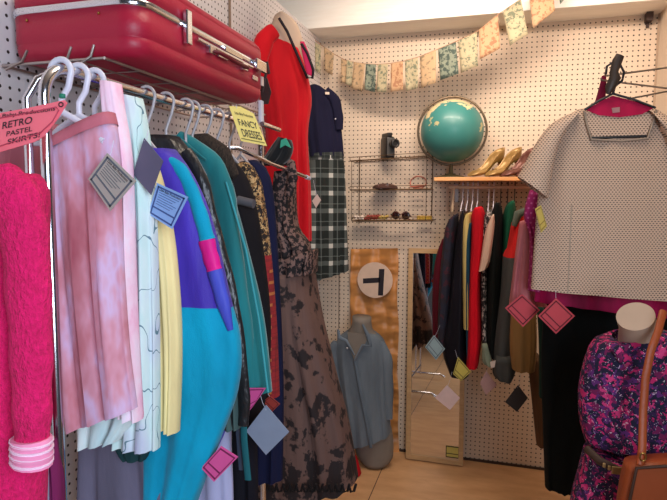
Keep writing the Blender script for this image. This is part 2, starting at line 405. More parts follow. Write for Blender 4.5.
# ---------------------------------------------------------------- red suitcase
red = NT('red_vinyl'); n_ = red.noise(180, None, 2); red.bump(n_, .25, .002); red = red.done(red.mix(red.noise(3), (178, 22, 58), (160, 18, 50)), .45)
dred = plain('dark_red_vinyl', (110, 14, 34), .5)
T = thing('suitcase', 'hard-sided red suitcase with chrome band lying on the wire shelf', 'suitcase', (-.86, 1.33, ZS + .006))
def rrect(cx, cy, hx, hy, r, z, n=7):
    out = []
    for (sx, sy, a0) in ((1, 1, 0), (-1, 1, PI / 2), (-1, -1, PI), (1, -1, 3 * PI / 2)):
        for i in range(n): a = a0 + PI / 2 * i / (n - 1); out.append(Vector((cx + sx * (hx - r) + r * math.cos(a), cy + sy * (hy - r) + r * math.sin(a), z)))
    return out
def shell(prof, cx, cy, hx, hy, r):
    mb = MB(); n = 28; vs = []
    for (ins, z) in prof: vs += rrect(cx, cy, hx - ins, hy - ins, max(.004, r - ins), z)
    fs = []
    for i in range(len(prof) - 1):
        for k in range(n): fs.append([i * n + k, i * n + (k + 1) % n, (i + 1) * n + (k + 1) % n, (i + 1) * n + k])
    fs.append(list(range(n))[::-1]); fs.append([(len(prof) - 1) * n + k for k in range(n)])
    return mb.add(vs, fs)
sx0, sx1, sy0, sy1 = XL + .012, -.69, .985, 1.62
cx, cy, hx, hy = (sx0 + sx1) / 2, (sy0 + sy1) / 2, (sx1 - sx0) / 2, (sy1 - sy0) / 2
zb = ZS + .006; zm = zb + .096; zt = zb + .175
link('lower_shell', shell([(.03, zb), (.012, zb + .006), (.004, zb + .018), (.001, zb + .034), (.0025, zb + .036), (.0025, zb + .039), (.0, zb + .041), (0, zm)], cx, cy, hx, hy, .05), red, T)
link('upper_shell', shell([(0, zm + .014), (.0, zm + .05), (.0025, zm + .052), (.0025, zm + .055), (.001, zm + .057), (.006, zt - .014), (.016, zt - .004), (.035, zt)], cx, cy, hx, hy, .05), red, T)
link('chrome_band', shell([(-.002, zm), (-.004, zm + .003), (-.004, zm + .012), (-.002, zm + .015)], cx, cy, hx, hy, .05), M['chrome'], T)
for yy, hh in ((1.155, .075), (1.555, .03)):
    lt = link('latch', MB().box((sx1 + .009, yy, zm + (.0 if hh > .05 else .004)), (.012, .022 if hh > .05 else .07, hh), bev=.003), M['chrome'], T)
link('latch', MB().box((sx1 + .006, 1.385, zm - .0), (.01, .1, .014), bev=.002), M['chrome'], T)
hd = link('handle', MB().tube([(sx1 + .005, 1.27, zm - .022), (sx1 + .022, 1.28, zm - .026), (sx1 + .026, 1.36, zm - .03), (sx1 + .022, 1.44, zm - .026), (sx1 + .005, 1.45, zm - .022)], .006, 8, flat=((0, 0, 1), .8)), dred, T)
link('handle_rail', MB().tube([(sx1 + .006, 1.2, zm - .012), (sx1 + .008, 1.5, zm - .012)], .005, 8), M['chrome'], T)
for yy in (1.265, 1.45): link('handle_mount', MB().box((sx1 + .006, yy, zm - .022), (.014, .03, .02), bev=.003), M['chrome'], T)
link('side_plate', MB().box((sx1 + .004, 1.33, zm - .018), (.006, .05, .02), bev=.002), M['chrome'], T)
link('key_plate', MB().box((sx1 + .003, 1.53, zb + .06), (.005, .035, .013), bev=.002), M['chrome'], T)
link('paper_sticker', MB().box((sx1 + .002, 1.585, zb + .062), (.003, .016, .026)), plain('sticker_white', (225, 205, 200), .7), T)
for yy in (1.01,):
    for xx in (sx0 + .06, sx1 - .09): link('rivet', MB().lathe((xx, sy0 - .001, zm - .012), [(.001, -.002), (.0035, 0), (.001, .002)], 10, M=Matrix.Rotation(PI / 2, 4, 'X')), M['gold'], T)
ub = MB()
for xx in (-.9, -.8): ub.box((xx, 1.33, zb + .001), (.012, .5, .003))
link('foot_rail', ub, dred, T)
T = thing('luggage_tag', 'dark brown leather luggage tag and strap at the end of the suitcase', 'luggage tag', at(264, 105, PY(1.66)))
P_ = PY(1.665); lt = plain('dark_leather', (54, 34, 34), .6)
link('strap', MB().tube([at(262, 92, P_), at(266, 74, P_), at(262, 64, P_), at(267, 62, P_), at(269, 74, P_)], .005, 6, flat=((0, 1, 0), .35)), lt, T)
link('tag_flap', MB().prism([at(261, 76, P_), at(267, 78, P_), at(271, 92, P_), at(268, 104, P_), at(262, 104, P_), at(260, 90, P_)], (0, .004, 0)), lt, T)

# ---------------------------------------------------------------- garments on the left rack
def garment(name, label, cat, rows, plane, mats, body='body', group='clothes on the left rack', **kw):
    mb = cloth(rows, plane, **kw); pts = mb.v
    lo = min(p.z for p in pts); c = sum(pts, Vector()) / len(pts)
    T = thing(name, label, cat, (c.x, c.y, lo), group); link(body, mb, mats, T); return T
def sleeve(T, pts, plane, r, mat, fl=.55, name='sleeve', lift=0.0, n=14, mb=None):
    P = [at(x, y, plane) + plane[1] * lift for x, y in pts]; rr = r if isinstance(r, list) else [r] * len(P)
    Q = []; q = []
    for i in range(len(P) - 1):
        for j in range(5):
            t = j / 5; a, b_, c_, d = P[max(i - 1, 0)], P[i], P[i + 1], P[min(i + 2, len(P) - 1)]
            Q.append(cr(a, b_, c_, d, t)); q.append(rr[i] * (1 - t) + rr[i + 1] * t)
    Q.append(P[-1]); q.append(rr[-1])
    q = [x * (1 + .05 * math.sin(i * 1.3)) for i, x in enumerate(q)]
    m = MB().tube(Q, q, n, flat=(plane[1], fl)); return link(name, m, mat, T)

tt = NT('hot_pink_knit'); f_ = tt.noise(160, tt.coord((1, 1, .6)), 3, .7); tt.bump(f_, .9, .008)
hot = tt.done(tt.ramp(tt.math('ADD', tt.math('MULTIPLY', f_, .6), tt.math('MULTIPLY', tt.noise(9), .4)), [(.3, (180, 4, 72)), (.7, (246, 16, 112))]), .95, 0, 0)
pinkrib = plain('pink_rib', (250, 150, 190), .9); pinkline = plain('pale_pink_stripe', (255, 215, 235), .9)
T = garment('cardigan', 'hot pink fuzzy knit cardigan with striped cuff at the left edge', 'cardigan',
            [(-45, 178, 8, 172), (-70, 195, 22, 190), (-80, 240, 22, 240), (-80, 330, 24, 330), (-80, 430, 22, 430), (-80, 540, 20, 540)], PY(.60), hot, b=.045, k=3, amp=.008, seed=3, behind=.03)
sleeve(T, [(4, 182), (20, 198), (29, 226), (34, 280), (37, 350), (38, 405), (38, 440)], PY(.60), [.03, .036, .033, .031, .029, .027, .024], hot, .8, lift=.01)
cp = at(34, 440, PY(.6)); c2_ = at(36, 466, PY(.6))
cuff = sleeve(T, [(38, 434), (39, 448), (39, 460)], PY(.60), [.027, .0275, .027], pinkrib, .85, 'cuff', .012)
for i, yy in enumerate((437, 443.5, 450, 456.5)):
    sleeve(T, [(38.6, yy - 1.2), (38.6, yy + 1.2)], PY(.60), [.0284, .0284], pinkline, .86, 'cuff_stripe', .012)

def watercolor(name, stops, sc=5, stretch=(1, 1, .35), rough=.85, lines=None):
    t = NT(name); f = t.noise(sc, t.coord(stretch), 4, .6); c = t.ramp(f, stops)
    if lines:
        g = t.noise(26, t.coord((1, 1, .6)), 1, .3); g = t.math('LESS_THAN', t.math('ABSOLUTE', t.math('SUBTRACT', g, .5)), .006)
        c = t.mix(g, c, lines)
    t.bump(t.noise(16, t.coord((1, 1, .12)), 2), .3, .02); return t.done(c, rough)
dusty = watercolor('dusty_pink_print', [(.3, (176, 92, 108)), (.55, (206, 124, 138)), (.75, (226, 160, 178))], 8)
rose = watercolor('rose_print_lavender_highlight', [(.28, (166, 84, 98)), (.42, (190, 118, 130)), (.5, (206, 146, 164)), (.57, (206, 176, 210)), (.64, (206, 146, 162)), (.74, (176, 98, 112))], 8, (1.5, 1, .5))  # lavender stop puts the bluish light highlight into the print colour
pinkwhite = watercolor('pink_white_print', [(.3, (236, 150, 190)), (.5, (245, 205, 225)), (.7, (240, 232, 245))], 18, (1, 1, .5))
mint = watercolor('mint_sketch_print', [(.32, (160, 214, 206)), (.5, (206, 226, 226)), (.68, (186, 186, 222))], 7, (1, 1, .4), lines=(96, 130, 144))
slip = watercolor('pale_slip_print', [(.3, (225, 215, 215)), (.5, (206, 226, 226)), (.7, (170, 205, 215))], 8)

T = garment('skirt', 'dusty pink pleated skirt hanging behind the chrome upright', 'skirt', [(8, 126, 56, 124), (4, 150, 58, 146), (-2, 260, 66, 256), (-10, 408, 77, 414)], PY(.93), dusty, b=.03, k=3, amp=.008, seed=5)
T = garment('skirt', 'rose print skirt with painted lavender highlight, waistband and soft pleats beside the chrome upright', 'skirt',
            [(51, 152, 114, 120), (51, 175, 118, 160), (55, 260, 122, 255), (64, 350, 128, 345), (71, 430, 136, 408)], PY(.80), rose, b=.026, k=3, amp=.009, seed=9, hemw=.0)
wb = cloth([(50, 144, 112, 112), (50, 154, 115, 124)], PY(.80), b=.028, k=2, amp=.001, e=.7); link('waistband', wb, fabric('rose_band', (192, 110, 124)), T)
T = garment('skirt', 'pink and white speckled skirt between the rose skirt and the mint skirt', 'skirt',
            [(104, 82, 118, 83), (106, 110, 122, 108), (112, 160, 130, 160), (118, 250, 133, 250), (120, 330, 136, 330), (124, 412, 141, 420)], PY(.835), pinkwhite, b=.02, k=3, amp=.008, seed=2)
T = garment('skirt', 'pale mint skirt with sketched line flowers behind the pink ones', 'skirt',
            [(112, 92, 140, 98), (118, 130, 147, 134), (124, 200, 154, 205), (126, 300, 157, 305), (122, 390, 158, 395), (117, 445, 158, 449)], PY(.88), mint, b=.024, k=3, amp=.008, seed=12)
T = garment('slip', 'pale grey green slip hem peeking below the rose skirt', 'skirt',
            [(70, 300, 130, 300), (78, 400, 140, 400), (80, 447, 120, 440)], PY(.855), slip, b=.02, k=3, amp=.008, seed=8)
T = garment('trousers', 'slate grey trousers hanging low beneath the pastel skirts', 'trousers',
            [(84, 410, 158, 410), (80, 440, 160, 440), (78, 520, 166, 520), (76, 640, 168, 640)], PY(1.0), fabric('slate_cloth', (110, 106, 128)), b=.02, k=2, amp=.008, seed=8)
T = garment('shorts', 'dark green hem showing just under the mint skirt', 'shorts',
            [(112, 420, 154, 420), (116, 448, 150, 450), (124, 460, 145, 460)], PY(.965), fabric('dark_green_cloth', (30, 62, 66)), b=.012, k=2, amp=.004, seed=8)
cream = fabric('cream_satin', (246, 222, 160), .55, .14)
T = garment('dress', 'cream yellow long dress between the mint skirt and the turquoise windbreaker', 'dress',
            [(132, 150, 150, 150), (138, 190, 162, 186), (142, 240, 172, 238), (146, 300, 178, 300), (150, 360, 180, 360), (150, 420, 178, 432)], PY(.94), cream, b=.024, k=3, amp=.01, seed=4)
tz = fabric('turquoise_nylon', (0, 160, 198), .75, .12, .1, .55, 10, (1, 1, .5)); pu = fabric('purple_nylon', (72, 52, 176), .5, .15, .1); mg = fabric('magenta_nylon', (222, 30, 140), .5)
def wmf(t, u): return 0 if t < .437 else 1
T = garment('windbreaker', 'purple and turquoise colour-block windbreaker hanging from the left rail', 'jacket',
            [(128, 152, 166, 148), (118, 170, 186, 176), (112, 225, 206, 222), (110, 286, 224, 298), (120, 345, 235, 345), (130, 395, 232, 395), (138, 450, 212, 450), (142, 520, 186, 520)], PY(1.0), [pu, tz], b=.042, k=2, amp=.008, seed=22, mfn=wmf, behind=.02)
sl = sleeve(T, [(170, 160), (180, 168), (190, 186), (200, 212), (208, 240)], PY(1.0), [.007, .013, .014, .015, .016], tz, .8, lift=.002)
sleeve(T, [(207, 240), (211, 256), (215, 270)], PY(1.0), [.017, .0165, .016], mg, .8, 'sleeve_band', .002)
sleeve(T, [(215, 270), (223, 300), (231, 330)], PY(1.0), [.016, .015, .006], fabric('blue_violet_nylon', (70, 80, 190), .5), .8, 'sleeve', .002)
lea = NT('black_leather'); lea.bump(lea.noise(22, lea.coord((1, 1, .5)), 4), .7, .02); lea = lea.done((30, 30, 32), .34)
T = garment('leather_jacket', 'glossy black leather jacket between the windbreaker and the teal coat', 'jacket',
            [(150, 136, 176, 136), (140, 150, 192, 156), (130, 190, 208, 196), (130, 250, 222, 250), (130, 320, 238, 320), (130, 420, 242, 425)], PY(1.1), lea, b=.034, k=3, amp=.011, seed=31)
sleeve(T, [(185, 152), (200, 180), (212, 225), (226, 275), (237, 330), (244, 396), (243, 425)], PY(1.085), [.016, .018, .017, .016, .015, .014, .012], lea, .7)
teal = fabric('teal_suede', (22, 120, 126), .7, .2, .4); tealL = fabric('teal_edge_highlight', (60, 160, 170), .7, .1, .3)
T = garment('coat', 'long teal suede coat with sloping shoulder on the left rack', 'coat',
            [(150, 139, 176, 135), (150, 152, 206, 154), (150, 180, 226, 182), (160, 250, 246, 250), (170, 320, 262, 320), (180, 395, 270, 393)], PY(1.2), teal, b=.032, k=3, amp=.012, seed=41, behind=.01)
sleeve(T, [(178, 137), (208, 160), (222, 190), (230, 250), (240, 320), (247, 392)], PY(1.185), [.016, .026, .03, .03, .03, .027], teal, .6)
link('edge_highlight', MB().tube([at(226, 182, PY(1.165)), at(246, 250, PY(1.165)), at(259, 320, PY(1.165)), at(268, 392, PY(1.165))], .0026, 6), tealL, T)  # lighter teal tube paints the light catching the coat edge
link('collar', MB().tube([at(164, 138, PY(1.16)), at(182, 141, PY(1.16)), at(206, 160, PY(1.16))], [.003, .005, .002], 8, flat=((0, 1, 0), .5)), teal, T)
blk = fabric('black_wool', (26, 22, 26), .9, .2)
fur = NT('dark_brown_fur'); fz = fur.noise(240, fur.coord((1, 1, .5)), 3, .8); fur.bump(fz, 1, .01); fur = fur.done(fur.ramp(fz, [(.3, (26, 20, 18)), (.7, (84, 66, 54))]), .95)
T = garment('coat', 'black wool coat with a dark fur collar behind the teal coat', 'coat',
            [(186, 148, 214, 148), (186, 165, 240, 168), (190, 200, 254, 200), (200, 260, 264, 260), (210, 330, 270, 330), (214, 420, 266, 424)], PY(1.31), blk, b=.036, k=3, amp=.01, seed=51)
link('fur_collar', MB().tube([at(188, 142, PY(1.26)), at(204, 143, PY(1.26)), at(222, 156, PY(1.26)), at(236, 176, PY(1.26))], [.018, .026, .028, .01], 14, flat=((0, 1, 0), .6)), fur, T)
link('cuff_trim', MB().tube([at(238, 200, PY(1.262)), at(254, 204, PY(1.262))], .011, 10), fabric('grey_fur', (96, 92, 96), .95), T)
leop = voro('leopard_print', [(0, (30, 22, 20)), (.35, (150, 110, 66)), (.6, (196, 160, 110)), (.8, (40, 28, 24))], 130, .9)
rpl = plaid('red_plaid_cloth', (150, 34, 38), (60, 16, 26), (196, 120, 60), .03, .9)
T = garment('dress', 'leopard print dress with a red plaid lower half behind the black coat', 'dress',
            [(226, 170, 247, 162), (226, 185, 260, 180), (232, 240, 269, 240), (236, 320, 276, 320), (240, 398, 279, 396)], PY(1.40), [leop, rpl], b=.028, k=2, amp=.006, seed=61, mfn=lambda t, u: 0 if t < .55 else 1)
T = garment('dress', 'navy blue dress hanging just left of the lace gown', 'dress',
            [(234, 164, 256, 160), (236, 185, 270, 178), (240, 250, 277, 245), (246, 380, 283, 380), (246, 480, 282, 480)], PY(1.5), fabric('navy_crepe', (22, 26, 56), .85), b=.026, k=3, amp=.008, seed=71)
# gown
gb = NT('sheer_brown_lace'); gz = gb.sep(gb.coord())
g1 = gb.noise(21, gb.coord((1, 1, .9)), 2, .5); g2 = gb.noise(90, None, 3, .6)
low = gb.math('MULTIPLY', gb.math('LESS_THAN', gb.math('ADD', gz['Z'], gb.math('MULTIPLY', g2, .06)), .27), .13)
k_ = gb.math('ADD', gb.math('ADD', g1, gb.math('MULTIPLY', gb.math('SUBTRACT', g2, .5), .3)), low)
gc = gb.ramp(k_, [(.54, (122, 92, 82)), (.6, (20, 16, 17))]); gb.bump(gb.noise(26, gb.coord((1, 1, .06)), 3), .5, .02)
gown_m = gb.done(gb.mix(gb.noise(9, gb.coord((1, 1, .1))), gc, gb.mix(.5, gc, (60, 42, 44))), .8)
lace = blobs('black_lace', (128, 98, 90), (22, 16, 19), .48, 70, .8, 3)
T = garment('gown', 'long brown sheer gown flocked with black flowers hanging beside the blue shirt', 'dress',
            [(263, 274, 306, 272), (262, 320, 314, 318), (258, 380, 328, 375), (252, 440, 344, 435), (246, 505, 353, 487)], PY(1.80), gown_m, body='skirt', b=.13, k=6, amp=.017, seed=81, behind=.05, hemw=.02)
link('bodice', cloth([(274, 172, 291, 170), (270, 205, 291, 200), (268, 232, 294, 228), (266, 254, 306, 246), (264, 276, 306, 273)], PY(1.79), b=.06, k=4, amp=.012, seed=82, behind=.03), lace, T)
link('shoulder_strap', MB().tube([at(276, 166, PY(1.76)), at(284, 160, PY(1.76)), at(291, 164, PY(1.76)), at(293, 178, PY(1.76)), at(288, 196, PY(1.76))], [.012, .018, .017, .018, .014], 10, flat=((0, 1, 0), .5)), lace, T)
rf = cloth([(270, 262, 312, 250), (266, 278, 311, 274)], PY(1.775), b=.085, k=9, amp=.02, seed=83, behind=.04); link('waist_ruffle', rf, lace, T)
hem = MB()
for i in range(16):
    x = 250 + i * 6.6; hem.tube([at(x, 486, PY(1.66)), at(x + 2, 492, PY(1.66)), at(x + 5, 491, PY(1.66)), at(x + 7, 484, PY(1.66))], .0045, 6)
link('scalloped_hem', hem, plain('black_trim', (16, 12, 16), .8), T)
pz = floor_at(352, 474); T = garment('cloth', 'bright red cloth heap lying on the floor beside the gown hem', 'cloth', [(338, 450, 346, 449), (334, 460, 356, 458), (332, 474, 361, 474)], PY(pz.y), fabric('crimson_lining', (180, 16, 32)), group=None, b=.05, k=4, amp=.01, seed=4)
dk = fabric('black_velvet', (26, 28, 30), .8, .2, .3); gl = fabric('green_lining', (70, 170, 140), .5)
T = garment('evening_top', 'small black top with green lining above the lace gown', 'top', [(279, 137, 291, 140), (272, 146, 293, 148), (264, 158, 290, 158), (259, 166, 284, 164)], PY(1.72), dk, b=.02, k=2, amp=.006, seed=5)
link('lining', MB().prism([at(281, 140, PY(1.69)), at(286, 138, PY(1.69)), at(291, 148, PY(1.69)), at(285, 145, PY(1.69)), at(280, 148, PY(1.69))], (0, .003, 0)), gl, T)
# low things beneath the left rack
T = garment('trousers', 'pale lavender trousers hanging below the turquoise windbreaker', 'trousers', [(176, 400, 232, 400), (178, 440, 231, 440), (180, 500, 233, 500), (180, 600, 234, 600)], PY(1.19), fabric('lavender_cloth', (186, 188, 226)), b=.02, k=2, amp=.006, seed=6)
T = garment('skirt', 'black long skirt between the lavender trousers and the gown', 'skirt', [(222, 380, 252, 380), (228, 440, 256, 440), (228, 560, 258, 560)], PY(1.33), fabric('black_crepe', (24, 24, 34)), b=.03, k=2, amp=.006, seed=7)
T = garment('blouse', 'blue violet blouse hem tucked behind the windbreaker', 'blouse', [(186, 400, 228, 400), (190, 430, 226, 428), (192, 470, 210, 462)], PY(1.1), fabric('blue_violet_silk', (92, 96, 220), .5), b=.02, k=2, amp=.006, seed=7)
mb = MB().tube([at(238, 388, PY(1.12)), at(243, 410, PY(1.12)), at(244, 440, PY(1.12)), at(248, 480, PY(1.12))], .0085, 8, flat=((0, 1, 0), .3))
tagp(link('fabric_belt', mb, fabric('teal_belt', (36, 104, 112))), 'narrow teal belt dangling below the teal coat', 'belt')
mb = MB().tube([at(236, 388, PY(1.14)), at(237, 420, PY(1.14)), at(241, 470, PY(1.14))], .006, 8, flat=((0, 1, 0), .3))
tagp(link('fabric_belt', mb, fabric('grey_belt', (80, 90, 110))), 'thin grey belt dangling left of the teal one', 'belt')
T = garment('jacket', 'dark grey green jacket hem hanging between windbreaker and teal belt', 'jacket', [(214, 330, 240, 330), (220, 390, 240, 390), (224, 428, 240, 428)], PY(1.09), fabric('grey_green_cloth', (70, 92, 90)), b=.02, k=2, amp=.006, seed=7)
T = garment('legging', 'pale blue shiny legging hanging below the hot pink cuff', 'leggings', [(24, 445, 42, 445), (21, 470, 44, 470), (20, 540, 46, 540)], PY(.68), plain('pale_blue_satin', (168, 178, 208), .35), b=.02, k=1, amp=.002, seed=7)
T = garment('scarf', 'plum purple scarf hanging against the chrome upright', 'scarf', [(42, 440, 54, 440), (40, 465, 58, 462), (46, 490, 60, 485), (46, 540, 60, 540)], PY(.71), fabric('plum_cloth', (120, 34, 84)), b=.012, k=2, amp=.004, seed=7)

# signs on the left rack
pinkc = plain('coral_card', (252, 118, 132), .6, var=.02); Pn = PY(.665)
T = thing('sign_card', 'coral pink RETRO PASTEL SKIRTS sign hanging at the rail end', 'sign', at(20, 150, Pn))
poly = [(-34, 116), (0, 113), (30, 107.5), (64, 100), (67, 103), (58, 118), (44, 136), (34, 142), (0, 152), (-30, 154)]
link('card', MB().prism([at(x, y, Pn) for x, y in poly], (0, .0015, 0)), pinkc, T)
link('border', MB().tube([at(x, y, PY(.6635)) for x, y in [(-30, 121), (0, 118), (32, 112), (56, 107), (59, 110), (52, 122), (40, 133), (0, 146), (-30, 149)]], .0009, 5), plain('dark_pink_line', (200, 70, 96), .7), T)
def sign_text(T, txt, x0, y0, x1, y1, h, P, nm='lettering', sh=.1):
    a = at(x0, y0, P) + P[1] * .001; b_ = at(x1, y1, P) + P[1] * .001; yd = (at(x0, y0 - h, P) - at(x0, y0, P)).normalized()
    link(nm, text_mb(txt, a, b_ - a, yd * ((at(x0, y0 - h, P) - at(x0, y0, P)).length / .7), 1, sh), M['ink'], T)
sign_text(T, 'Little Baby Productions', -14, 120, 56, 110.5, 3.6, Pn, 'heading')
sign_text(T, 'RETRO', 3, 129, 33, 123, 6.5, Pn); sign_text(T, 'PASTEL', 7, 136.5, 33, 131, 4.8, Pn); sign_text(T, 'SKIRTS!', 8, 144.5, 41, 137, 5, Pn)
link('eyelet', MB().tube([at(61 + 2.2 * math.cos(i * .7), 104.5 + 2.2 * math.sin(i * .7), PY(.6635)) for i in range(10)], .0008, 5), M['ink'], T)
ylw = plain('pale_yellow_card', (250, 226, 122), .6, var=.03)
Py = pl(-.66, 1.30, -.60, 1.345)
Q = Quad([(229, 106), (254, 112), (267, 146), (241, 141)], Py)
T = thing('sign_card', 'pale yellow FANCY DRESSES sign hanging from the rail', 'sign', Q.q(.5, 1))
link('card', MB().prism([Q.q(0, 0), Q.q(.5, -.07), Q.q(.97, .05), Q.q(1, 1), Q.q(0, 1)], -Q.n * .0015), ylw, T)
mb = MB(); Q.strip(mb, .05, .9, .95, .93); link('border', mb, plain('olive_line', (130, 120, 50), .7), T)
for txt, v, h in (('FANCY', .52, .2), ('DRESSES', .84, .24)):
    link('lettering', text_mb(txt, Q.q(.16, v, .001), Q.q(.9, v) - Q.q(.16, v), (Q.q(.2, 0) - Q.q(.2, 1)), h * 1.35), M['ink'], T)
link('heading', text_mb('Little Baby Productions', Q.q(.14, .2, .001), Q.q(.86, .2) - Q.q(.14, .2), (Q.q(.2, 0) - Q.q(.2, 1)), .11), M['ink'], T)
link('string', MB().tube([Q.q(.3, .02), Q.q(.35, -.12)], .0008, 5), M['white_plastic'], T)

edge = plain('tag_edge_ink', (92, 100, 110), .7)
price_tag('grey printed price tag pinned to the rose skirt', [(107, 153), (136, 181), (110, 211), (88, 179)], PY(.745), plain('grey_card', (176, 170, 160), .6), edge, string=((.1, .1), (112, 140)))
price_tag('blank slate grey back of a tag beside the light blue tag', [(144, 138), (163, 161), (151, 195), (133, 174)], PY(.85), plain('slate_card', (92, 90, 112), .6), edge, blank=True, string=((.05, .05), (147, 130)))
price_tag('light blue printed price tag in front of the windbreaker', [(157, 183), (188, 197), (172, 229), (148, 214)], PY(.87), plain('sky_blue_card', (140, 180, 232), .6), plain('blue_ink', (60, 84, 140), .7), string=((.1, .1), (152, 170)))
pk = plain('bright_pink_card', (236, 92, 164), .6); pke = plain('plum_ink', (130, 30, 84), .7)
price_tag('bright pink printed tag low beside the lavender trousers', [(221, 446), (238, 457), (214, 482), (201, 468)], PY(1.0), pk, pke, detail=False)
price_tag('bright pink tag half hidden under the teal coat hem', [(243, 388), (266, 388), (254, 405), (247, 414)], PY(1.17), pk, pke, detail=False)
price_tag('large blank blue grey tag hanging before the lace gown', [(266, 405), (289, 432), (266, 455), (246, 431)], PY(1.2), plain('blue_grey_card', (150, 162, 184), .6), edge, blank=True, string=((.1, .1), (258, 390)))
price_tag('small orange red outlined tag by the red plaid hem', [(270, 396), (280, 404), (272, 412), (262, 402)], PY(1.3), plain('rust_card', (170, 60, 50), .6), plain('rust_ink', (90, 20, 20), .7), detail=False, string=((.1, .1), (266, 388)))

# ---------------------------------------------------------------- clothes on the left wall
P1 = PF(287, 2.35, 38)
redc = fabric('scarlet_crepe', (208, 14, 30), .75, .12, .1, .4, 9); trim = plain('black_braid', (34, 22, 34), .8)
T = thing('torso_form', 'beige torso form on the left wall wearing the red dress', 'mannequin', at(295, 40, P1))
link('shoulder', cloth([(278, 12, 284, 12), (276, 17, 298, 22), (272, 30, 306, 45), (274, 60, 308, 70)], P1, b=.05, k=1, amp=0, behind=.04), M['form'], T)
T = garment('dress', 'scarlet red dress with black braided neckline on the left wall', 'dress',
            [(262, 34, 300, 50), (257, 45, 308, 72), (261, 90, 313, 100), (268, 130, 309, 135), (266, 190, 312, 190), (264, 232, 313, 232), (264, 243, 313, 241)], P1, redc, group='clothes on the left wall', b=.06, k=3, amp=.014, seed=14, behind=.03)
sleeve(T, [(273, 32), (263, 42), (258, 62)], P1, [.03, .04, .035], redc, .6, lift=.03)
link('neck_trim', MB().tube([at(x, y, P1) + P1[1] * .045 for x, y in [(276, 21), (284, 34), (291, 50), (298, 66), (304, 80), (309, 80), (310, 72), (304, 56), (298, 46)]], .0065, 8), trim, T)
link('placket', cloth([(297, 44, 301, 44), (300, 60, 308, 62), (304, 76, 309, 78)], P1, b=.004, k=1, amp=0, behind=-.042), fabric('raspberry_panel', (196, 40, 90)), T)
P2 = PF(330, 2.95, 36)
nav = fabric('navy_cotton', (26, 26, 50), .9)
T = garment('blouse', 'dark navy short-sleeved blouse on the wall above the plaid skirt', 'blouse',
            [(312, 84, 322, 88), (309, 100, 335, 98), (309, 128, 342, 125), (312, 156, 345, 156)], P2, nav, group='clothes on the left wall', b=.055, k=3, amp=.008, seed=15, behind=.03)
sleeve(T, [(324, 92), (333, 100), (337, 116), (338, 130)], P2, [.025, .03, .028, .022], nav, .6, lift=.02)
link('button', MB().lathe(at(330, 121, P2) + P2[1] * .085, [(.001, -.002), (.005, 0), (.001, .002)], 10, M=Matrix.Rotation(PI / 2, 4, 'X')), M['white_plastic'], T)
link('neck_label', MB().box(at(322, 96, P2) + P2[1] * .086, (.022, .002, .012), rot=.6), plain('cream_label', (230, 210, 190), .7), T)
T = garment('skirt', 'green black and white tartan skirt on the left wall', 'skirt',
            [(313, 156, 344, 155), (311, 170, 346, 170), (309, 220, 348, 218), (305, 283, 350, 270)], P2, plaid('tartan_wool', (24, 32, 30), (130, 140, 136), (212, 212, 204), .095, .9, 36), group='clothes on the left wall', b=.06, k=5, amp=.012, seed=16, behind=.03)
link('waistband', cloth([(313, 153, 344, 152), (312, 160, 345, 159)], P2, b=.062, k=2, amp=.001, behind=.03), plaid('tartan_band', (30, 38, 38), (90, 95, 95), (150, 150, 150), .06, .9, 36), T)
price_tag('tiny white tag hanging between red dress and tartan skirt', [(317, 194), (321, 200), (316, 208), (312, 201)], PF(316, 2.45, 0), plain('white_card', (230, 215, 200), .6), edge, blank=True, string=((.1, .1), (313, 180)))

# ---------------------------------------------------------------- bunting
Pb = pl(-1.0, 3.12, .43, 2.86)
T = thing('bunting', 'string of faded floral fabric pennants across the top of the pegboard', 'bunting', at(430, 90, Pb))
sp = [(312, 38), (324, 47), (334, 54), (345, 60), (355, 62.5), (366, 64), (378, 64.5), (390, 63.5), (404, 61), (420, 56.5), (437, 49.5), (457, 41), (478, 31), (500, 13), (521, -1), (545, -14), (572, -28)]
link('cord', MB().tube([at(x, y, Pb) for x, y in sp], .0022, 6), plain('tan_cord', (180, 140, 110), .8), T)
fm = [blobs('faded_floral_cream', (182, 156, 120), (136, 120, 94), .58, 55, .9, 3, (190, 158, 122)), blobs('faded_floral_green', (160, 152, 122), (112, 118, 96), .55, 60, .9, 3, (190, 176, 142)),
      blobs('faded_floral_teal', (104, 112, 96), (70, 84, 76), .5, 60, .9, 3, (150, 160, 140)), blobs('faded_floral_peach', (190, 148, 108), (160, 116, 86), .55, 50, .9, 3, (190, 160, 126))]
fl_ = [((315, 42), (321, 46), (320, 74), (316, 70), 1), ((324, 47), (334, 54), (333, 76), (325, 71), 0), ((341, 59), (347, 61), (346, 84), (342, 82), 0), ((347, 60), (353, 62), (352, 86), (346, 84), 1), ((354, 62), (365, 64), (362, 92), (352, 88), 0), ((366, 64), (376, 64.5), (375, 92), (365, 90), 2), ((378, 64.5), (388, 64), (386, 92), (377, 92), 1),
       ((391, 63.5), (403, 61.5), (403, 90), (391, 92), 3), ((405, 61), (418, 57.5), (418, 88), (406, 91), 1), ((420, 57), (436, 50), (436, 83), (421, 88), 0), ((438, 49.5), (456, 42), (459, 74), (440, 80), 2), ((458, 41), (477, 32), (478, 66), (461, 73), 1), ((479, 30), (498, 15), (500, 48), (480, 60), 3), ((503, 12), (521, -1), (528, 34), (510, 46), 1), ((529, -5), (552, -18), (555, 10), (533, 29), 3), ((557, -20), (572, -28), (566, -2), (560, 4), 2)]
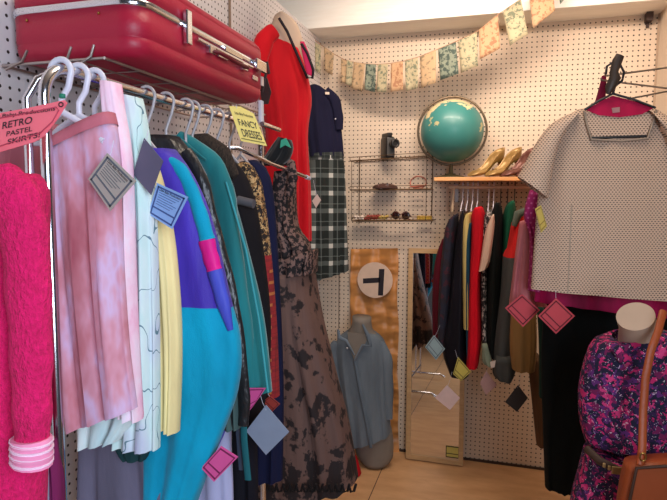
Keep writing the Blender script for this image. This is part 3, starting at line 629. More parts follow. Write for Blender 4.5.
for a_, b_, c_, d_, mi in fl_:
    A = [at(x, y, Pb) for x, y in (a_, b_, c_, d_)]; vs = []; fs = []; n = 6
    for j in range(n + 1):
        for i in range(n + 1):
            u, v = i / n, j / n; p = (A[0] * (1 - u) + A[1] * u) * (1 - v) + (A[3] * (1 - u) + A[2] * u) * v
            vs.append(p + Pb[1] * (.006 * math.sin(u * 4 + a_[0]) * v + .001))
    for j in range(n):
        for i in range(n): fs.append([j * (n + 1) + i, j * (n + 1) + i + 1, (j + 1) * (n + 1) + i + 1, (j + 1) * (n + 1) + i])
    o = link('pennant', MB().add(vs, fs), fm[mi], T); md = o.modifiers.new('s', 'SOLIDIFY'); md.thickness = .001

# ---------------------------------------------------------------- wire rack on the back wall
YF, YK = 3.10, 3.213
T = thing('wire_wall_rack', 'three-tier bronze wire rack hooked on the back pegboard', 'wire rack', (-.55, 3.2, 1.35))
tiers = []
for (xl_, yl_, xr_, yr_) in ((350, 161, 429, 156), (350, 190, 431, 189), (352, 221, 433, 220.5)):
    a = at(xl_, yl_, PY(YF)); c = at(xr_, yr_, PY(YF)); tiers.append((a, c))
    mb = MB(); up = Vector((0, 0, .02)); bk = Vector((0, YK - YF, 0))
    mb.tube([a, c], .0035, 6).tube([a + bk, c + bk], .0025, 6).tube([a, a + bk], .0025, 6).tube([c, c + bk], .0025, 6)
    mb.tube([a + up, c + up], .0018, 6).tube([a, a + up], .0018, 6).tube([c, c + up], .0018, 6)
    for i in range(1, 20): p = a.lerp(c, i / 20); mb.tube([p, p + bk], .0011, 5)
    link('wire_tier', mb, M['wire'], T)
for s_ in (0, 1):
    top, bot = tiers[0][s_], tiers[2][s_]; x_ = (top.x + bot.x) / 2 + (.022 if s_ == 0 else -.006)
    link('side_wire', MB().tube([(x_, YK - .003, top.z + .03), (x_, YK - .003, bot.z - .02)], .0028, 6).tube([(x_ - .02, YF, top.z), (x_ - .02, YF + .01, bot.z)], .0016, 6), M['wire'], T)
def tpos(i, f, dy=.055): a, c = tiers[i]; p = a.lerp(c, f); return Vector((p.x, YF + dy, p.z + .0035))
# movie camera
p = tpos(0, .46); T = thing('movie_camera', 'small vintage grey movie camera standing on the top wire tier', 'camera', p)
cg = plain('grey_enamel', (84, 82, 80), .5); cdk = plain('camera_black', (30, 28, 28), .4)
R_ = Matrix.Rotation(math.radians(35), 4, 'Z')
def cb(d, s, bev=.003): return MB().box(p + R_ @ Vector(d), s, rot=math.radians(35), bev=bev)
link('body', cb((0, 0, .06), (.05, .085, .12), .008), cdk, T); link('side_panel', cb((.026, 0, .058), (.004, .07, .1), .002), cg, T)
link('front_plate', cb((0, -.045, .062), (.046, .006, .1), .003), cg, T)
link('viewfinder', cb((-.005, 0, .13), (.026, .09, .022), .004), cdk, T)
lm = R_ @ Matrix.Rotation(PI / 2, 4, 'X')
link('lens', MB().lathe(p + R_ @ Vector((.004, -.048, .078)), [(.018, 0), (.018, .02), (.024, .022), (.024, .05), (.016, .052), (.012, .045)], 20, M=lm), cdk, T)
link('winding_key', cb((.034, .01, .06), (.01, .03, .008), .002), M['steel'], T)
# middle tier
p = tpos(1, .42); T = thing('cap_hat', 'flat brown fascinator hat with a silver bow on the middle tier', 'hat', p)
link('brim', MB().lathe(p, [(.02, 0), (.07, .002), (.074, .008), (.06, .022), (.03, .03), (.004, .032)], 24), plain('brown_felt', (84, 54, 46), .9), T)
link('bow', MB().prism([p + Vector(v) for v in [(-.03, -.06, .02), (-.005, -.06, .012), (.03, -.06, .03), (.028, -.06, .008), (0, -.06, .002), (-.014, -.06, -.002)]], (0, .008, 0)), M['steel'], T)
p = tpos(1, .83); T = thing('headband', 'looped pinkish copper headband on the right of the middle tier', 'headband', p)
cop = plain('copper_satin', (190, 110, 90), .4, .3)
link('band', MB().tube([p + Vector((.045 * math.cos(a), .01 * math.sin(3 * a), .034 + .034 * math.sin(a))) for a in [2 * PI * i / 18 for i in range(19)]], .0035, 6), cop, T)
link('bow', MB().tube([p + Vector((-.04, -.03, .01)), p + Vector((0, -.03, .012)), p + Vector((.05, -.03, .018))], [.004, .009, .003], 8), cop, T)
# bottom tier
def beads(label, f0, f1, col, r, n, grp, name='bead_necklace', rows=2):
    mb = MB(); rnd = random.Random(int(f0 * 100))
    a = tpos(2, f0, .03); c = tpos(2, f1, .03)
    for j in range(rows):
        for i in range(n):
            q = a.lerp(c, i / max(1, n - 1)) + Vector((rnd.uniform(-.002, .002), j * r * 2.05, r + rnd.uniform(0, r * 1.3)))
            mb.lathe(q, [(r * .1, -r), (r * .75, -r * .66), (r, 0), (r * .75, r * .66), (r * .1, r)], 8)
    tagp(link(name, mb, col), label, 'jewellery', grp)
beads('pearly bead necklace at the left end of the lowest tier', .02, .12, plain('pearl', (236, 220, 205), .25), .0085, 6, None, rows=3)
beads('rust coloured bead necklace left of the yellow beads', .15, .32, plain('rust_bead', (150, 60, 48), .3), .0095, 9, None, rows=3)
beads('small pale yellow beads beside the sunglasses', .33, .43, plain('olive_bead', (206, 176, 92), .3), .009, 6, None, rows=2)
p = tpos(2, .6, .03); T = thing('sunglasses', 'round dark brown sunglasses on the lowest wire tier', 'sunglasses', p)
dg = plain('dark_lens', (40, 22, 20), .15, 0, .5)
for dx in (-.027, .03):
    link('lens', MB().lathe(p + Vector((dx, -.01, .026)), [(.001, -.002), (.018, -.002), (.023, 0), (.018, .002), (.001, .002)], 20, M=Matrix.Rotation(PI / 2, 4, 'X')), dg, T)
link('frame', MB().tube([p + Vector((-.055, 0, .02)), p + Vector((-.027, -.012, .046)), p + Vector((0, -.01, .03)), p + Vector((.03, -.012, .046)), p + Vector((.058, 0, .02))], .003, 6), plain('tortoise', (96, 40, 30), .3), T)
link('temple', MB().tube([p + Vector((-.07, 0, .015)), p + Vector((.05, .03, .004))], .0028, 6), plain('tortoise_arm', (96, 40, 30), .3), T)
link('temple', MB().tube([p + Vector((.058, 0, .02)), p + Vector((.01, .05, .006))], .0028, 6), plain('tortoise_arm2', (96, 40, 30), .3), T)
p = tpos(2, .885, .04); T = thing('bracelet', 'chunky yellow bracelet at the right end of the lowest tier', 'bracelet', p)
mb = MB()
for i in range(12):
    a = 2 * PI * i / 12; mb.box(p + Vector((.036 * math.cos(a), .026 * math.sin(a), .011)), (.017, .01, .02), rot=a + PI / 2, bev=.003)
link('links', mb, plain('yellow_resin', (226, 184, 70), .3), T)

# ---------------------------------------------------------------- wooden shelf, globe, shoes, hanging rail
sl_ = at(434, 179, PY(2.97)); xr_ = at(548, 177, PY(2.97)).x
zsh = sl_.z; T = thing('wooden_shelf', 'plain pine shelf board holding the globe and shoes', 'shelf', ((sl_.x + xr_) / 2, 3.09, zsh - .02))
link('board', MB().box(((sl_.x + xr_) / 2, 3.095, zsh), (xr_ - sl_.x, .248, .019), bev=.002), wood('pine', (226, 160, 96), (240, 182, 122), .5), T)
for xx in (sl_.x + .1, xr_ - .03): link('bracket', MB().box((xx, 3.15, zsh - .03), (.02, .13, .008)).box((xx, 3.213, zsh - .07), (.02, .008, .1)), M['steel'], T)
ztop = zsh + .0095
gc_ = at(452, 131, PY(3.09)); rg = 30 * (gc_ - Vector((0, 0, CH))).length / F * .985
T = thing('globe', 'large teal ocean globe in a metal ring on the pine shelf', 'globe', (gc_.x, gc_.y, ztop))
t = NT('globe_map'); o_ = t.sep(t.coord()); nf = t.noise(6, None, 6, .6)
zc = t.math('SUBTRACT', o_['Z'], gc_.z - ztop)
land = t.math('GREATER_THAN', t.math('ADD', t.math('MULTIPLY', zc, 1.9), nf), .755)
land2 = t.math('GREATER_THAN', t.noise(9, t.coord((1, 1, 1), (1, 2, 0)), 5, .6), .66)
oc = t.mix(t.noise(4), (62, 136, 130), (50, 116, 112)); cc = t.mix(land, oc, (214, 196, 150)); cc = t.mix(land2, cc, (180, 176, 130))
gm = t.done(cc, .42, 0, 0, .1)
prof = [(max(.001, rg * math.cos(a)), rg * math.sin(a)) for a in [-PI / 2 + PI * i / 24 for i in range(25)]]
link('sphere', MB().lathe(gc_, prof, 40), gm, T)
bz = plain('dull_bronze', (120, 104, 84), .35, .7)
vd = Vector((gc_.x, gc_.y, 0)).normalized(); sd = Vector((vd.y, -vd.x, 0))
rp = [gc_ + (sd * math.cos(a) + Vector((0, 0, 1)) * math.sin(a)) * (rg * 1.09) for a in [2 * PI * i / 48 for i in range(49)]]
link('meridian_ring', MB().tube(rp, .0062, 8), bz, T)
link('axis_pin', MB().tube([gc_ + Vector((-.25, 0, 1)).normalized() * rg * .98, gc_ + Vector((-.25, 0, 1)).normalized() * rg * 1.13], .005, 8), M['steel'], T)
bh = gc_.z - rg * 1.09 - ztop
link('base', MB().lathe((gc_.x, gc_.y, ztop), [(.085, 0), (.085, .004), (.06, .01), (.03, .016), (.012, .024), (.009, bh), (.009, bh + .004)], 32), plain('olive_metal', (84, 76, 50), .4, .5), T)

def pump(label, cx, deg, matu, mati, z=ztop, y=3.05, L=.225, lift=.085):
    T = thing('pump_shoe', label, 'shoe', (cx, y, z), 'high heels on the pine shelf')
    A = Matrix.Rotation(math.radians(deg), 4, 'Z'); O = Vector((cx, y, z)); up = MB(); inn = MB()
    vs = []; iv = []; n = 14; m = 22
    for i in range(m + 1):
        s = i / m; x = -L / 2 + L * s                       # toe at -x, heel at +x
        zl = .003 + lift * (1 / (1 + math.exp(-(s - .58) * 10)) - .003)
        w = .041 * (math.sin(PI * min(1, s * 1.25 + .03)) ** .6 * .3 + .7) * min(1, (s * 9) ** .5 + .05)
        if s > .85: w *= 1 - ((s - .85) / .15) ** 2 * .55
        w *= .82 if .45 < s < .7 else 1
        h = .032 * min(1, s * 5 + .15) if s < .32 else (.032 + .0 * s + .04 * max(0, s - .5) / .5)
        op = 0.0 if s < .3 else min(1, (s - .3) / .12)
        a0 = (PI / 2) * (1 - op)                          # how far walls curl over the top
        for k in range(n + 1):
            u = -1 + 2 * k / n; ang = u * (PI / 2 + a0)
            yy = w * math.sin(ang) if abs(ang) < PI / 2 else w * math.sin(ang); zz = -math.cos(ang)
            zz = (zz + 1) / (1 - math.cos(PI / 2 + a0)) * h if True else 0
            vs.append(O + A @ Vector((x, yy, zl + zz)))
        iv.append(O + A @ Vector((x, -w * .8, zl + .006))); iv.append(O + A @ Vector((x, w * .8, zl + .006)))
    fs = [[i * (n + 1) + k, i * (n + 1) + k + 1, (i + 1) * (n + 1) + k + 1, (i + 1) * (n + 1) + k] for i in range(m) for k in range(n)]
    # heel counter closes the back
    bi = m * (n + 1); fs.append([bi + k for k in range(n + 1)])
    o = link('upper', up.add(vs, fs), matu, T); md = o.modifiers.new('s', 'SOLIDIFY'); md.thickness = .002
    link('insole', inn.add(iv, [[2 * i, 2 * i + 1, 2 * i + 3, 2 * i + 2] for i in range(m)]), mati, T)
    hp = O + A @ Vector((L / 2 - .018, 0, lift)); hb = O + A @ Vector((L / 2 - .012, 0, 0))
    link('heel', MB().tube([hp, hp.lerp(hb, .4), hb], [.016, .008, .006], 10), matu, T)
    return T
gold = plain('gold_leather', (176, 140, 84), .35, .25); ins = plain('gold_insole', (150, 132, 70), .3, .3)
brz = plain('bronze_leather', (120, 76, 66), .35, .3); bin_ = plain('pale_insole', (206, 180, 170), .35, .2)
for px_, mt, il, lb in ((486, gold, ins, 'gold pump standing next to the globe'), (503, gold, ins, 'gold pump nearer the bronze pair'), (519, brz, bin_, 'bronze brown pump beside the gold pair'), (534, brz, bin_, 'bronze brown pump partly behind the patterned blouse')):
    pump(lb, at(px_, 170, PY(3.05)).x, -58 + 180 * 0 + 90 - 0 if False else 42, mt, il)
mb = MB().box(at(468, 175.4, PY(3.02)), (.045, .03, .004)); tagp(link('metal_clip', mb, M['steel'], None), 'small shiny silver clip lying by the globe base', 'clip')

YRl = 3.05; zr = at(480, 187, PY(YRl)).z
T = thing('hanging_rail', 'wooden dowel rail under the pine shelf on the back wall', 'clothes rail', ((sl_.x + xr_) / 2, YRl, zr))
link('dowel', MB().tube([(at(449, 187, PY(YRl)).x, YRl, zr), (xr_ + .1, YRl, zr)], .009, 12), wood('pale_dowel', (196, 170, 140), (214, 190, 160), .6), T)
link('end_bracket', MB().tube([(at(454, 187, PY(YRl)).x, YRl, zr), (at(452, 212, PY(YRl)).x, YRl + .01, zr - .13)], .007, 8), wood('pale_strut', (190, 165, 135), (205, 180, 150), .6), T)
hc = M['white_plastic']; wood_h = wood('hanger_wood', (214, 180, 140), (226, 196, 160), .5)
Y_H = YRl
hl = ['white hanger hook above the navy jacket', 'white hanger hook above the black blazer', 'white hanger hook above the yellow dress', 'white hanger hook above the red top', 'pale hanger hook above the patterned blouse', 'pale hanger hook above the cream cardigan', 'dark hanger hook above the black velvet dress', 'dark hanger hook above the green jacket', 'dark hanger hook right of the green jacket']
for i, (px_, l) in enumerate(zip((463, 468, 473, 478, 489, 494, 501, 508, 515), hl)):
    x_ = at(px_, 188, PY(Y_H)).x
    hanger(l, Y_H, hc if i < 6 else M['black_plastic'], .16, x=x_, z=zr + .012, r=.0026, hook_h=.085 if i != 4 else .1, group='hangers on the dowel rail', drop=.05, along='Y')

# ---------------------------------------------------------------- clothes under the shelf (seen edge on)
def edgeon(name, label, cat, rows, mats, depth=.17, y=2.86, **kw):
    depth = min(depth, (3.11 - y) / 2)
    kw.setdefault('k', 1); kw.setdefault('amp', .006); kw.setdefault('e', .65)
    return garment(name, label, cat, rows, PY(y), mats, group='clothes on the dowel rail', b=depth, behind=depth, **kw)
dnav = fabric('navy_wool', (24, 26, 42)); 
edgeon('blazer', 'navy blue blazer at the left end of the dowel rail', 'jacket', [(450, 218, 456, 214), (444, 228, 456, 226), (440, 260, 453, 262), (437, 300, 450, 300), (436, 345, 446, 345)], voro('navy_burgundy_mottle', [(0, (24, 26, 44)), (.5, (26, 20, 32)), (.82, (64, 20, 36))], 40), seed=1)
edgeon('jacket', 'black satin jacket with burgundy flecks on the dowel rail', 'jacket', [(461, 212, 465, 210), (457, 224, 466, 222), (452, 260, 466, 260), (447, 310, 466, 310), (440, 350, 467, 352), (448, 378, 468, 380)], fabric('black_satin', (24, 22, 30), .4, .3), y=2.82, depth=.19, seed=2)
sb = edgeon('cardigan', 'dark burgundy cardigan hanging against the mirror', 'cardigan', [(441, 240, 448, 238), (434, 262, 448, 262), (431, 300, 446, 300), (432, 350, 446, 352)], fabric('burgundy_knit', (92, 16, 34)), depth=.14, y=2.95, seed=3)
edgeon('dress', 'pale yellow dress strip on the dowel rail beside the red top', 'dress', [(466, 214, 470, 213), (462, 222, 472, 220), (461, 260, 471, 260), (462, 330, 471, 330)], fabric('butter_cotton', (206, 186, 118)), y=2.80, seed=4, depth=.19)
edgeon('dress', 'petrol blue dress hanging left of the red top', 'dress', [(468, 224, 473, 222), (465, 250, 471, 250), (465, 330, 470, 330), (466, 360, 470, 360)], fabric('petrol_cloth', (30, 72, 92)), y=2.79, seed=5, depth=.19)
edgeon('top', 'bright red long top in the middle of the dowel rail', 'top', [(474, 208, 480, 207), (470, 216, 484, 214), (470, 240, 484, 240), (468, 290, 480, 290), (466, 340, 481, 340), (465, 370, 478, 370)], fabric('bright_red_knit', (206, 14, 36), .85, .2), y=2.76, depth=.21, seed=6)
edgeon('blouse', 'black and white patterned blouse right of the red top', 'blouse', [(487, 212, 491, 210), (482, 222, 494, 222), (480, 260, 488, 258), (480, 300, 487, 300), (481, 345, 488, 345)], blobs('black_white_print', (30, 28, 32), (190, 182, 176), .55, 60), y=2.79, depth=.19, seed=7)
edgeon('cardigan', 'cream pink cardigan sleeve showing beside the black velvet dress', 'cardigan', [(492, 215, 494, 214), (485, 232, 495, 228), (480, 262, 490, 262), (478, 272, 486, 270)], fabric('cream_wool', (214, 184, 164)), y=2.75, depth=.05, seed=8)
edgeon('dress', 'long black velvet dress on the dowel rail', 'dress', [(495, 203, 500, 203), (490, 220, 503, 216), (487, 260, 502, 260), (486, 310, 500, 310), (486, 358, 498, 360)], fabric('black_green_velvet', (14, 19, 19), .9, .2), y=2.77, depth=.2, seed=9)
edgeon('jacket', 'forest green jacket on the dowel rail', 'jacket', [(508, 204, 514, 200), (503, 216, 517, 210), (502, 250, 513, 250), (499, 300, 506, 300)], fabric('forest_green_wool', (14, 74, 52)), y=2.80, depth=.18, seed=10)
T = edgeon('dress', 'red and charcoal dress with grey lower half on the dowel rail', 'dress', [(518, 214, 526, 210), (512, 224, 526, 222), (507, 250, 524, 250), (503, 258, 524, 258), (500, 300, 521, 300), (494, 345, 520, 345), (492, 378, 512, 382)], [fabric('tomato_red_cloth', (206, 36, 36)), fabric('charcoal_wool', (72, 74, 74))], y=2.68, depth=.19, seed=11, mfn=lambda t, u: 0 if t < .46 else 1)
link('collar', MB().tube([at(514, 226, PY(2.68)), at(518, 214, PY(2.68)), at(528, 210, PY(2.68))], [.012, .02, .015], 10), fabric('grey_scarf', (84, 92, 82)), T)
edgeon('jacket', 'mustard tan jacket sleeve hanging below the pink garments', 'jacket', [(516, 270, 534, 270), (512, 310, 537, 310), (510, 350, 538, 350), (512, 372, 536, 374)], fabric('mustard_tan', (148, 112, 66), .8), y=2.45, depth=.1, seed=12, k=2, amp=.008)
edgeon('trousers', 'brown trousers hanging between tan jacket and black trousers', 'trousers', [(528, 360, 540, 360), (532, 400, 545, 400), (537, 448, 550, 448)], fabric('brown_twill', (98, 72, 50)), y=2.6, depth=.07, seed=13)
edgeon('top', 'dark green hem left of the black trousers', 'top', [(538, 310, 556, 310), (540, 350, 556, 350), (540, 400, 556, 402)], fabric('bottle_green', (14, 52, 42)), y=2.35, depth=.06, seed=14)
edgeon('blouse', 'dark grey draped hem below the charcoal dress', 'blouse', [(496, 360, 514, 360), (494, 376, 516, 374), (498, 382, 512, 384)], fabric('graphite_jersey', (66, 68, 66)), y=2.62, depth=.06, seed=15)
edgeon('scarf', 'pale green scarf end near the pink tag', 'scarf', [(482, 345, 487, 345), (482, 362, 492, 362), (486, 366, 494, 368)], fabric('pale_sage', (124, 134, 116)), y=2.72, depth=.02, seed=16)

# tags on this rack
price_tag('pale teal printed tag left of the red top', [(434, 335), (445, 349), (436, 360), (425, 347)], PY(2.80), plain('pale_teal_card', (150, 176, 180), .6), edge, detail=False, string=((.1, .1), (440, 325)))
price_tag('olive yellow tag at the foot of the red top', [(458, 357), (471, 372), (461, 381), (453, 374)], PY(2.72), plain('olive_yellow_card', (206, 190, 88), .6), plain('olive_ink', (110, 96, 40), .7), detail=False, string=((.1, .1), (455, 350)))
price_tag('dusty pink tag hanging over the pegboard under the clothes', [(486, 371), (497, 385), (486, 395), (480, 383)], PY(2.75), plain('dusty_pink_card', (190, 150, 146), .6), edge, blank=True, string=((.1, .1), (488, 360)))
price_tag('dark slate tag hanging over the pegboard by the black trousers', [(518, 385), (528, 398), (517, 412), (505, 402)], PY(2.6), plain('charcoal_card', (40, 38, 42), .6), edge, blank=True, string=((.1, .1), (521, 374)))
price_tag('large pale pink tag hanging before the mirror', [(447, 385), (460, 398), (450, 410), (435, 398)], PY(2.7), plain('pale_pink_card', (226, 196, 190), .6), edge, blank=True, string=((.1, .1), (452, 372)))
mb = MB().prism([at(x, y, PY(2.66)) for x, y in [(490, 362), (497, 360), (496, 367), (491, 368)]], (0, .002, 0)); tagp(link('care_label', mb, plain('cream_paper', (226, 206, 190), .7)), 'tiny cream care label by the charcoal dress hem', 'label')

# ---------------------------------------------------------------- orange banner
Pw = PY(YB - .012)
T = thing('satin_banner', 'orange gold satin banner pinned on the back pegboard behind the blue shirt', 'banner', at(375, 462, Pw))
A = [at(351, 249, Pw), at(398, 248, Pw), at(399, 462, Pw), at(352, 462, Pw)]; nx, ny = 40, 120; vs = []; fs = []
for j in range(ny + 1):
    for i in range(nx + 1):
        u, v = i / nx, j / ny; p = (A[0] * (1 - u) + A[1] * u) * (1 - v) + (A[3] * (1 - u) + A[2] * u) * v
        d = .011 * math.sin(9 * u + 5 * v + 2 * math.sin(6 * v)) + .009 * math.sin(17 * v - 6 * u) + .003 * math.sin(23 * u + 12 * v)
        vs.append(p + Vector((.004 * math.sin(v * 21) if i in (0, nx) else 0, -.004 - abs(d), 0)))
for j in range(ny):
    for i in range(nx): fs.append([j * (nx + 1) + i, j * (nx + 1) + i + 1, (j + 1) * (nx + 1) + i + 1, (j + 1) * (nx + 1) + i])
link('cloth', MB().add(vs, fs), satin('orange_satin', (216, 148, 80), .4, .8, 8), T)
Pc = PY(YB - .042); cc_ = at(375, 280, Pc); rc = (at(392.8, 280, Pc) - cc_).length
link('roundel', MB().lathe(cc_, [(rc, 0), (rc, .003)], 40, M=Matrix.Rotation(PI / 2, 4, 'X')), plain('cream_felt', (226, 198, 176), .9), T)
Pt = PY(YB - .046)
mb = MB().prism([at(x, y, Pt) for x, y in ((363, 278.5), (380, 277.5), (380, 282.5), (363, 283.5))], (0, .001, 0)).prism([at(x, y, Pt) for x, y in ((379, 269), (384.5, 269), (383, 295.5), (378, 295.5))], (0, .001, 0))
link('letter', mb, M['ink'], T)

# ---------------------------------------------------------------- blue shirt on a torso form
P3 = PF(362, 2.93, 6)
bs = fabric('chambray', (106, 118, 128), .85, .12, 0, .4)
T = thing('torso_form', 'grey torso form on the floor wearing the blue shirt', 'mannequin', floor_at(374, 470))
link('torso', cloth([(351, 318, 370, 320), (350, 328, 371, 331), (343, 342, 378, 343), (340, 380, 384, 380), (350, 410, 386, 412), (352, 440, 392, 440), (355, 458, 392, 462), (362, 467, 386, 469)], P3, b=.07, k=1, amp=0, behind=.06, e=.95, capb=True), M['form_grey'], T)
T = garment('shirt', 'faded blue button shirt with open collar on the floor-standing form', 'shirt',
            [(347, 332, 371, 334), (336, 341, 381, 341), (334, 356, 386, 354), (338, 390, 387, 388), (343, 420, 389, 420), (346, 450, 390, 436)], P3, bs, group=None, b=.095, k=4, amp=.009, seed=33, behind=.06, cap=False, start=.3)
sleeve(T, [(336, 343), (331, 358), (336, 385), (342, 400)], P3, [.02, .038, .034, .02], bs, .8, lift=-.02)
sleeve(T, [(379, 343), (385, 358), (387, 385), (388, 420)], P3, [.022, .036, .033, .024], bs, .8, lift=-.02)
fr = P3[1] * .06
link('collar', MB().tube([at(x, y, P3) + fr for x, y in ((340, 327), (341, 335), (348, 338), (356, 352))], [.006, .013, .009, .004], 8, flat=(P3[1], .4)).tube([at(x, y, P3) + fr for x, y in ((364, 322), (370, 334), (372, 343), (364, 342), (356, 357))], [.006, .012, .009, .006, .003], 8, flat=(P3[1], .4)), fabric('chambray_collar', (112, 126, 138)), T)
link('open_neck', MB().prism([at(x, y, P3) + P3[1] * .052 for x, y in ((349, 330), (366, 332), (368, 338), (356, 359), (350, 342))], P3[1] * -.006), M['form_grey'], T)
link('button', MB().lathe(at(349, 345, P3) + P3[1] * .066, [(.001, -.002), (.006, 0), (.001, .002)], 10, M=Matrix.Rotation(PI / 2, 4, 'X')), plain('pearl_button', (215, 220, 225), .3), T)
link('placket', MB().tube([at(x, y, P3) + P3[1] * .05 for x, y in ((356, 358), (362, 390), (368, 420), (372, 444))], [.008, .009, .009, .008], 8, flat=(P3[1], .3)), fabric('chambray_placket', (98, 112, 124)), T)

# ---------------------------------------------------------------- mirror
mz0 = floor_at(405, 464); mz1 = floor_at(463, 471); mY0 = 3.13
tl, tr = at(409, 248, PY(YB - .02)), at(467, 246, PY(YB - .02)); bl = at(406, 463, PY(mY0)); br = at(464, 465, PY(mY0)); bl.z = br.z = .006; tr.z = tl.z
br.x = bl.x + (tr.x - tl.x)
T = thing('standing_mirror', 'tall narrow mirror in a light wood frame leaning on the back wall', 'mirror', ((bl.x + br.x) / 2, mY0, 0))
nrm = (br - bl).cross(tl - bl).normalized(); nrm = -nrm if nrm.y > 0 else nrm
q = lambda u, v, d=0: (bl * (1 - u) + br * u) * (1 - v) + (tl * (1 - u) + tr * u) * v + nrm * d
link('glass', MB().prism([q(.06, .018, .006), q(.94, .018, .006), q(.94, .982, .006), q(.06, .982, .006)], -nrm * .004), plain('mirror_glass', (235, 235, 232), .02, 1, 0, 0), T)
link('backing', MB().prism([q(.02, .01, .001), q(.98, .01, .001), q(.98, .99, .001), q(.02, .99, .001)], -nrm * .004), plain('mirror_back', (90, 70, 50), .8), T)
fw = wood('frame_wood', (176, 140, 96), (200, 164, 118), .5)
mb = MB()
for u0, v0, u1, v1 in ((0, 0, .08, 1), (.92, 0, 1, 1), (.08, 0, .92, .022), (.08, .978, .92, 1)):
    mb.prism([q(u0, v0, .014), q(u1, v0, .014), q(u1, v1, .014), q(u0, v1, .014)], -nrm * .016)
link('frame', mb, fw, T)
mb = MB().prism([q(u, v, .008) for u, v in ((.7, .03), (.93, .03), (.93, .085), (.7, .085))], -nrm * .001); s_ = link('price_sticker', mb, plain('yellow_sticker', (206, 190, 96), .7), T)
mb = MB()
for u0, v0, u1, v1 in ((.7, .03, .715, .085), (.915, .03, .93, .085), (.7, .08, .93, .085), (.7, .03, .93, .035), (.7, .047, .93, .051)): mb.prism([q(u0, v0, .009), q(u1, v0, .009), q(u1, v1, .009), q(u0, v1, .009)], -nrm * .0006)
link('sticker_border', mb, plain('sticker_ink', (80, 72, 40), .7), s_)

# ---------------------------------------------------------------- right side: patterned blouse, pinks, trousers
P4 = PF(612, 1.88, 4)
blf = dots('cream_lattice_knit', (220, 192, 168), (92, 74, 64), .0095, .27, .85, 'X', .0062)
T = garment('blouse', 'cream square-neck blouse with tiny black lattice hanging from the right wall', 'blouse',
            [(580, 108, 655, 106), (564, 118, 672, 116), (549, 134, 680, 132), (541, 180, 684, 180), (536, 235, 690, 240), (532, 290, 696, 304)], P4, blf, body='body', group='tops on the right wall arms', b=.04, k=3, amp=.006, seed=91, behind=.03, cap=False)
hole = None
def slv(side):
    s = 1 if side == 'L' else -1; X = (lambda x: x) if s == 1 else (lambda x: 1224 - x)
    rows = [(X(566), 108, X(553), 116), (X(556), 112, X(540), 131), (X(552), 140, X(528), 160), (X(549), 190, X(518), 176)]
    if s == -1: rows = [(a_[2], a_[3], a_[0], a_[1]) for a_ in rows]
    return rows
# sleeves lofted from shoulder to opening
for sd_ in ('L', 'R'):
    cx_ = (lambda x: x) if sd_ == 'L' else (lambda x: 1224 - x)
    secs = [((578, 111), (566, 128)), ((559, 118), (557, 146)), ((545, 128), (553, 165)), ((531, 150), (550, 182)), ((517, 177), (547, 199))]
    vs = []; n = 24
    for i, (a_, b__) in enumerate(secs):
        pa, pb = at(cx_(a_[0]), a_[1], P4), at(cx_(b__[0]), b__[1], P4); c = (pa + pb) / 2 + P4[1] * .012; ex = (pb - pa) / 2; dp = .03 + .006 * i
        for k in range(n): a0 = 2 * PI * k / n; vs.append(c + ex * math.cos(a0) + P4[1] * dp * math.sin(a0))
    fs = [[i * n + k, i * n + (k + 1) % n, (i + 1) * n + (k + 1) % n, (i + 1) * n + k] for i in range(len(secs) - 1) for k in range(n)]
    o = link('sleeve', MB().add(vs, fs), blf, T); md = o.modifiers.new('s', 'SUBSURF'); md.levels = md.render_levels = 2
blk_k = plain('black_lining', (30, 20, 26), .9); mag = fabric('magenta_lining', (190, 16, 74), .6)
nf_ = P4[1] * .0; band = P4[1] * .012
nk = [(583, 112), (586, 126), (590, 140), (620, 141.5), (646, 139), (651, 124), (655, 111)]
link('neck_facing', MB().prism([at(x, y, P4) + P4[1] * .013 for x, y in ((584, 113), (587, 125), (592, 139), (644, 138), (650, 123), (655, 112), (635, 116), (605, 116))], P4[1] * -.002), blf, T)
link('neck_edge', MB().tube([at(x, y, P4) + P4[1] * .015 for x, y in nk], .0035, 8), plain('beige_piping', (178, 160, 142), .8), T)
link('side_dart', MB().tube([at(x, y, P4) + P4[1] * .012 for x, y in ((571, 205), (569, 250), (567, 292))], .002, 6), plain('beige_seam', (196, 178, 158), .8), T)
link('neck_lining', MB().prism([at(x, y, P4) + P4[1] * .017 for x, y in ((585, 111), (598, 103), (611, 96.5), (632, 102), (652, 109), (640, 115), (618, 118), (598, 116))], P4[1] * -.002), mag, T)
link('brand_tab', MB().prism([at(x, y, P4) + P4[1] * .019 for x, y in ((610, 109), (618, 108), (618, 113), (611, 114))], P4[1] * -.001), plain('grey_tab', (190, 140, 140), .7), T)
T = thing('clothes_hanger', 'black plastic hanger inside the patterned blouse', 'hanger', at(612, 141, P4))
h0 = [at(x, y, P4) + P4[1] * .022 for x, y in ((604, 76), (605, 68), (611, 64), (618, 66), (622, 74), (620, 82), (613, 88), (611, 95))]
link('hook', MB().tube(h0, .0035, 8), M['black_plastic'], T)
link('shoulder_bar', MB().tube([at(x, y, P4) + P4[1] * .022 for x, y in ((583, 111), (597, 102), (611, 95), (632, 101), (653, 109))], .0036, 8), M['black_plastic'], T)
link('cross_bar', MB().tube([at(x, y, P4) + P4[1] * .012 for x, y in ((590, 138.5), (645, 136.5))], .0042, 8), M['black_plastic'], T)
tagp(link('chain_belt', MB().tube([at(x, y, P4) + P4[1] * .034 for x, y in ((617, 58), (614, 64), (611, 74), (612, 80), (607, 90), (605, 96))], [.012, .014, .012, .016, .014, .006], 10, flat=(P4[1], .6)), plain('tarnished_chain', (70, 60, 54), .45, .5)), 'dark tarnished beaded chain clasp hung over the black hanger', 'chain')
T = garment('bag', 'narrow dark magenta lined bag strap hanging left of the black hanger', 'bag', [(602, 76, 606, 76), (599, 88, 606, 88), (595, 102, 605, 102)], PF(601, 1.93, 4), fabric('dark_magenta', (120, 20, 60)), b=.01, k=1, amp=0, group=None)
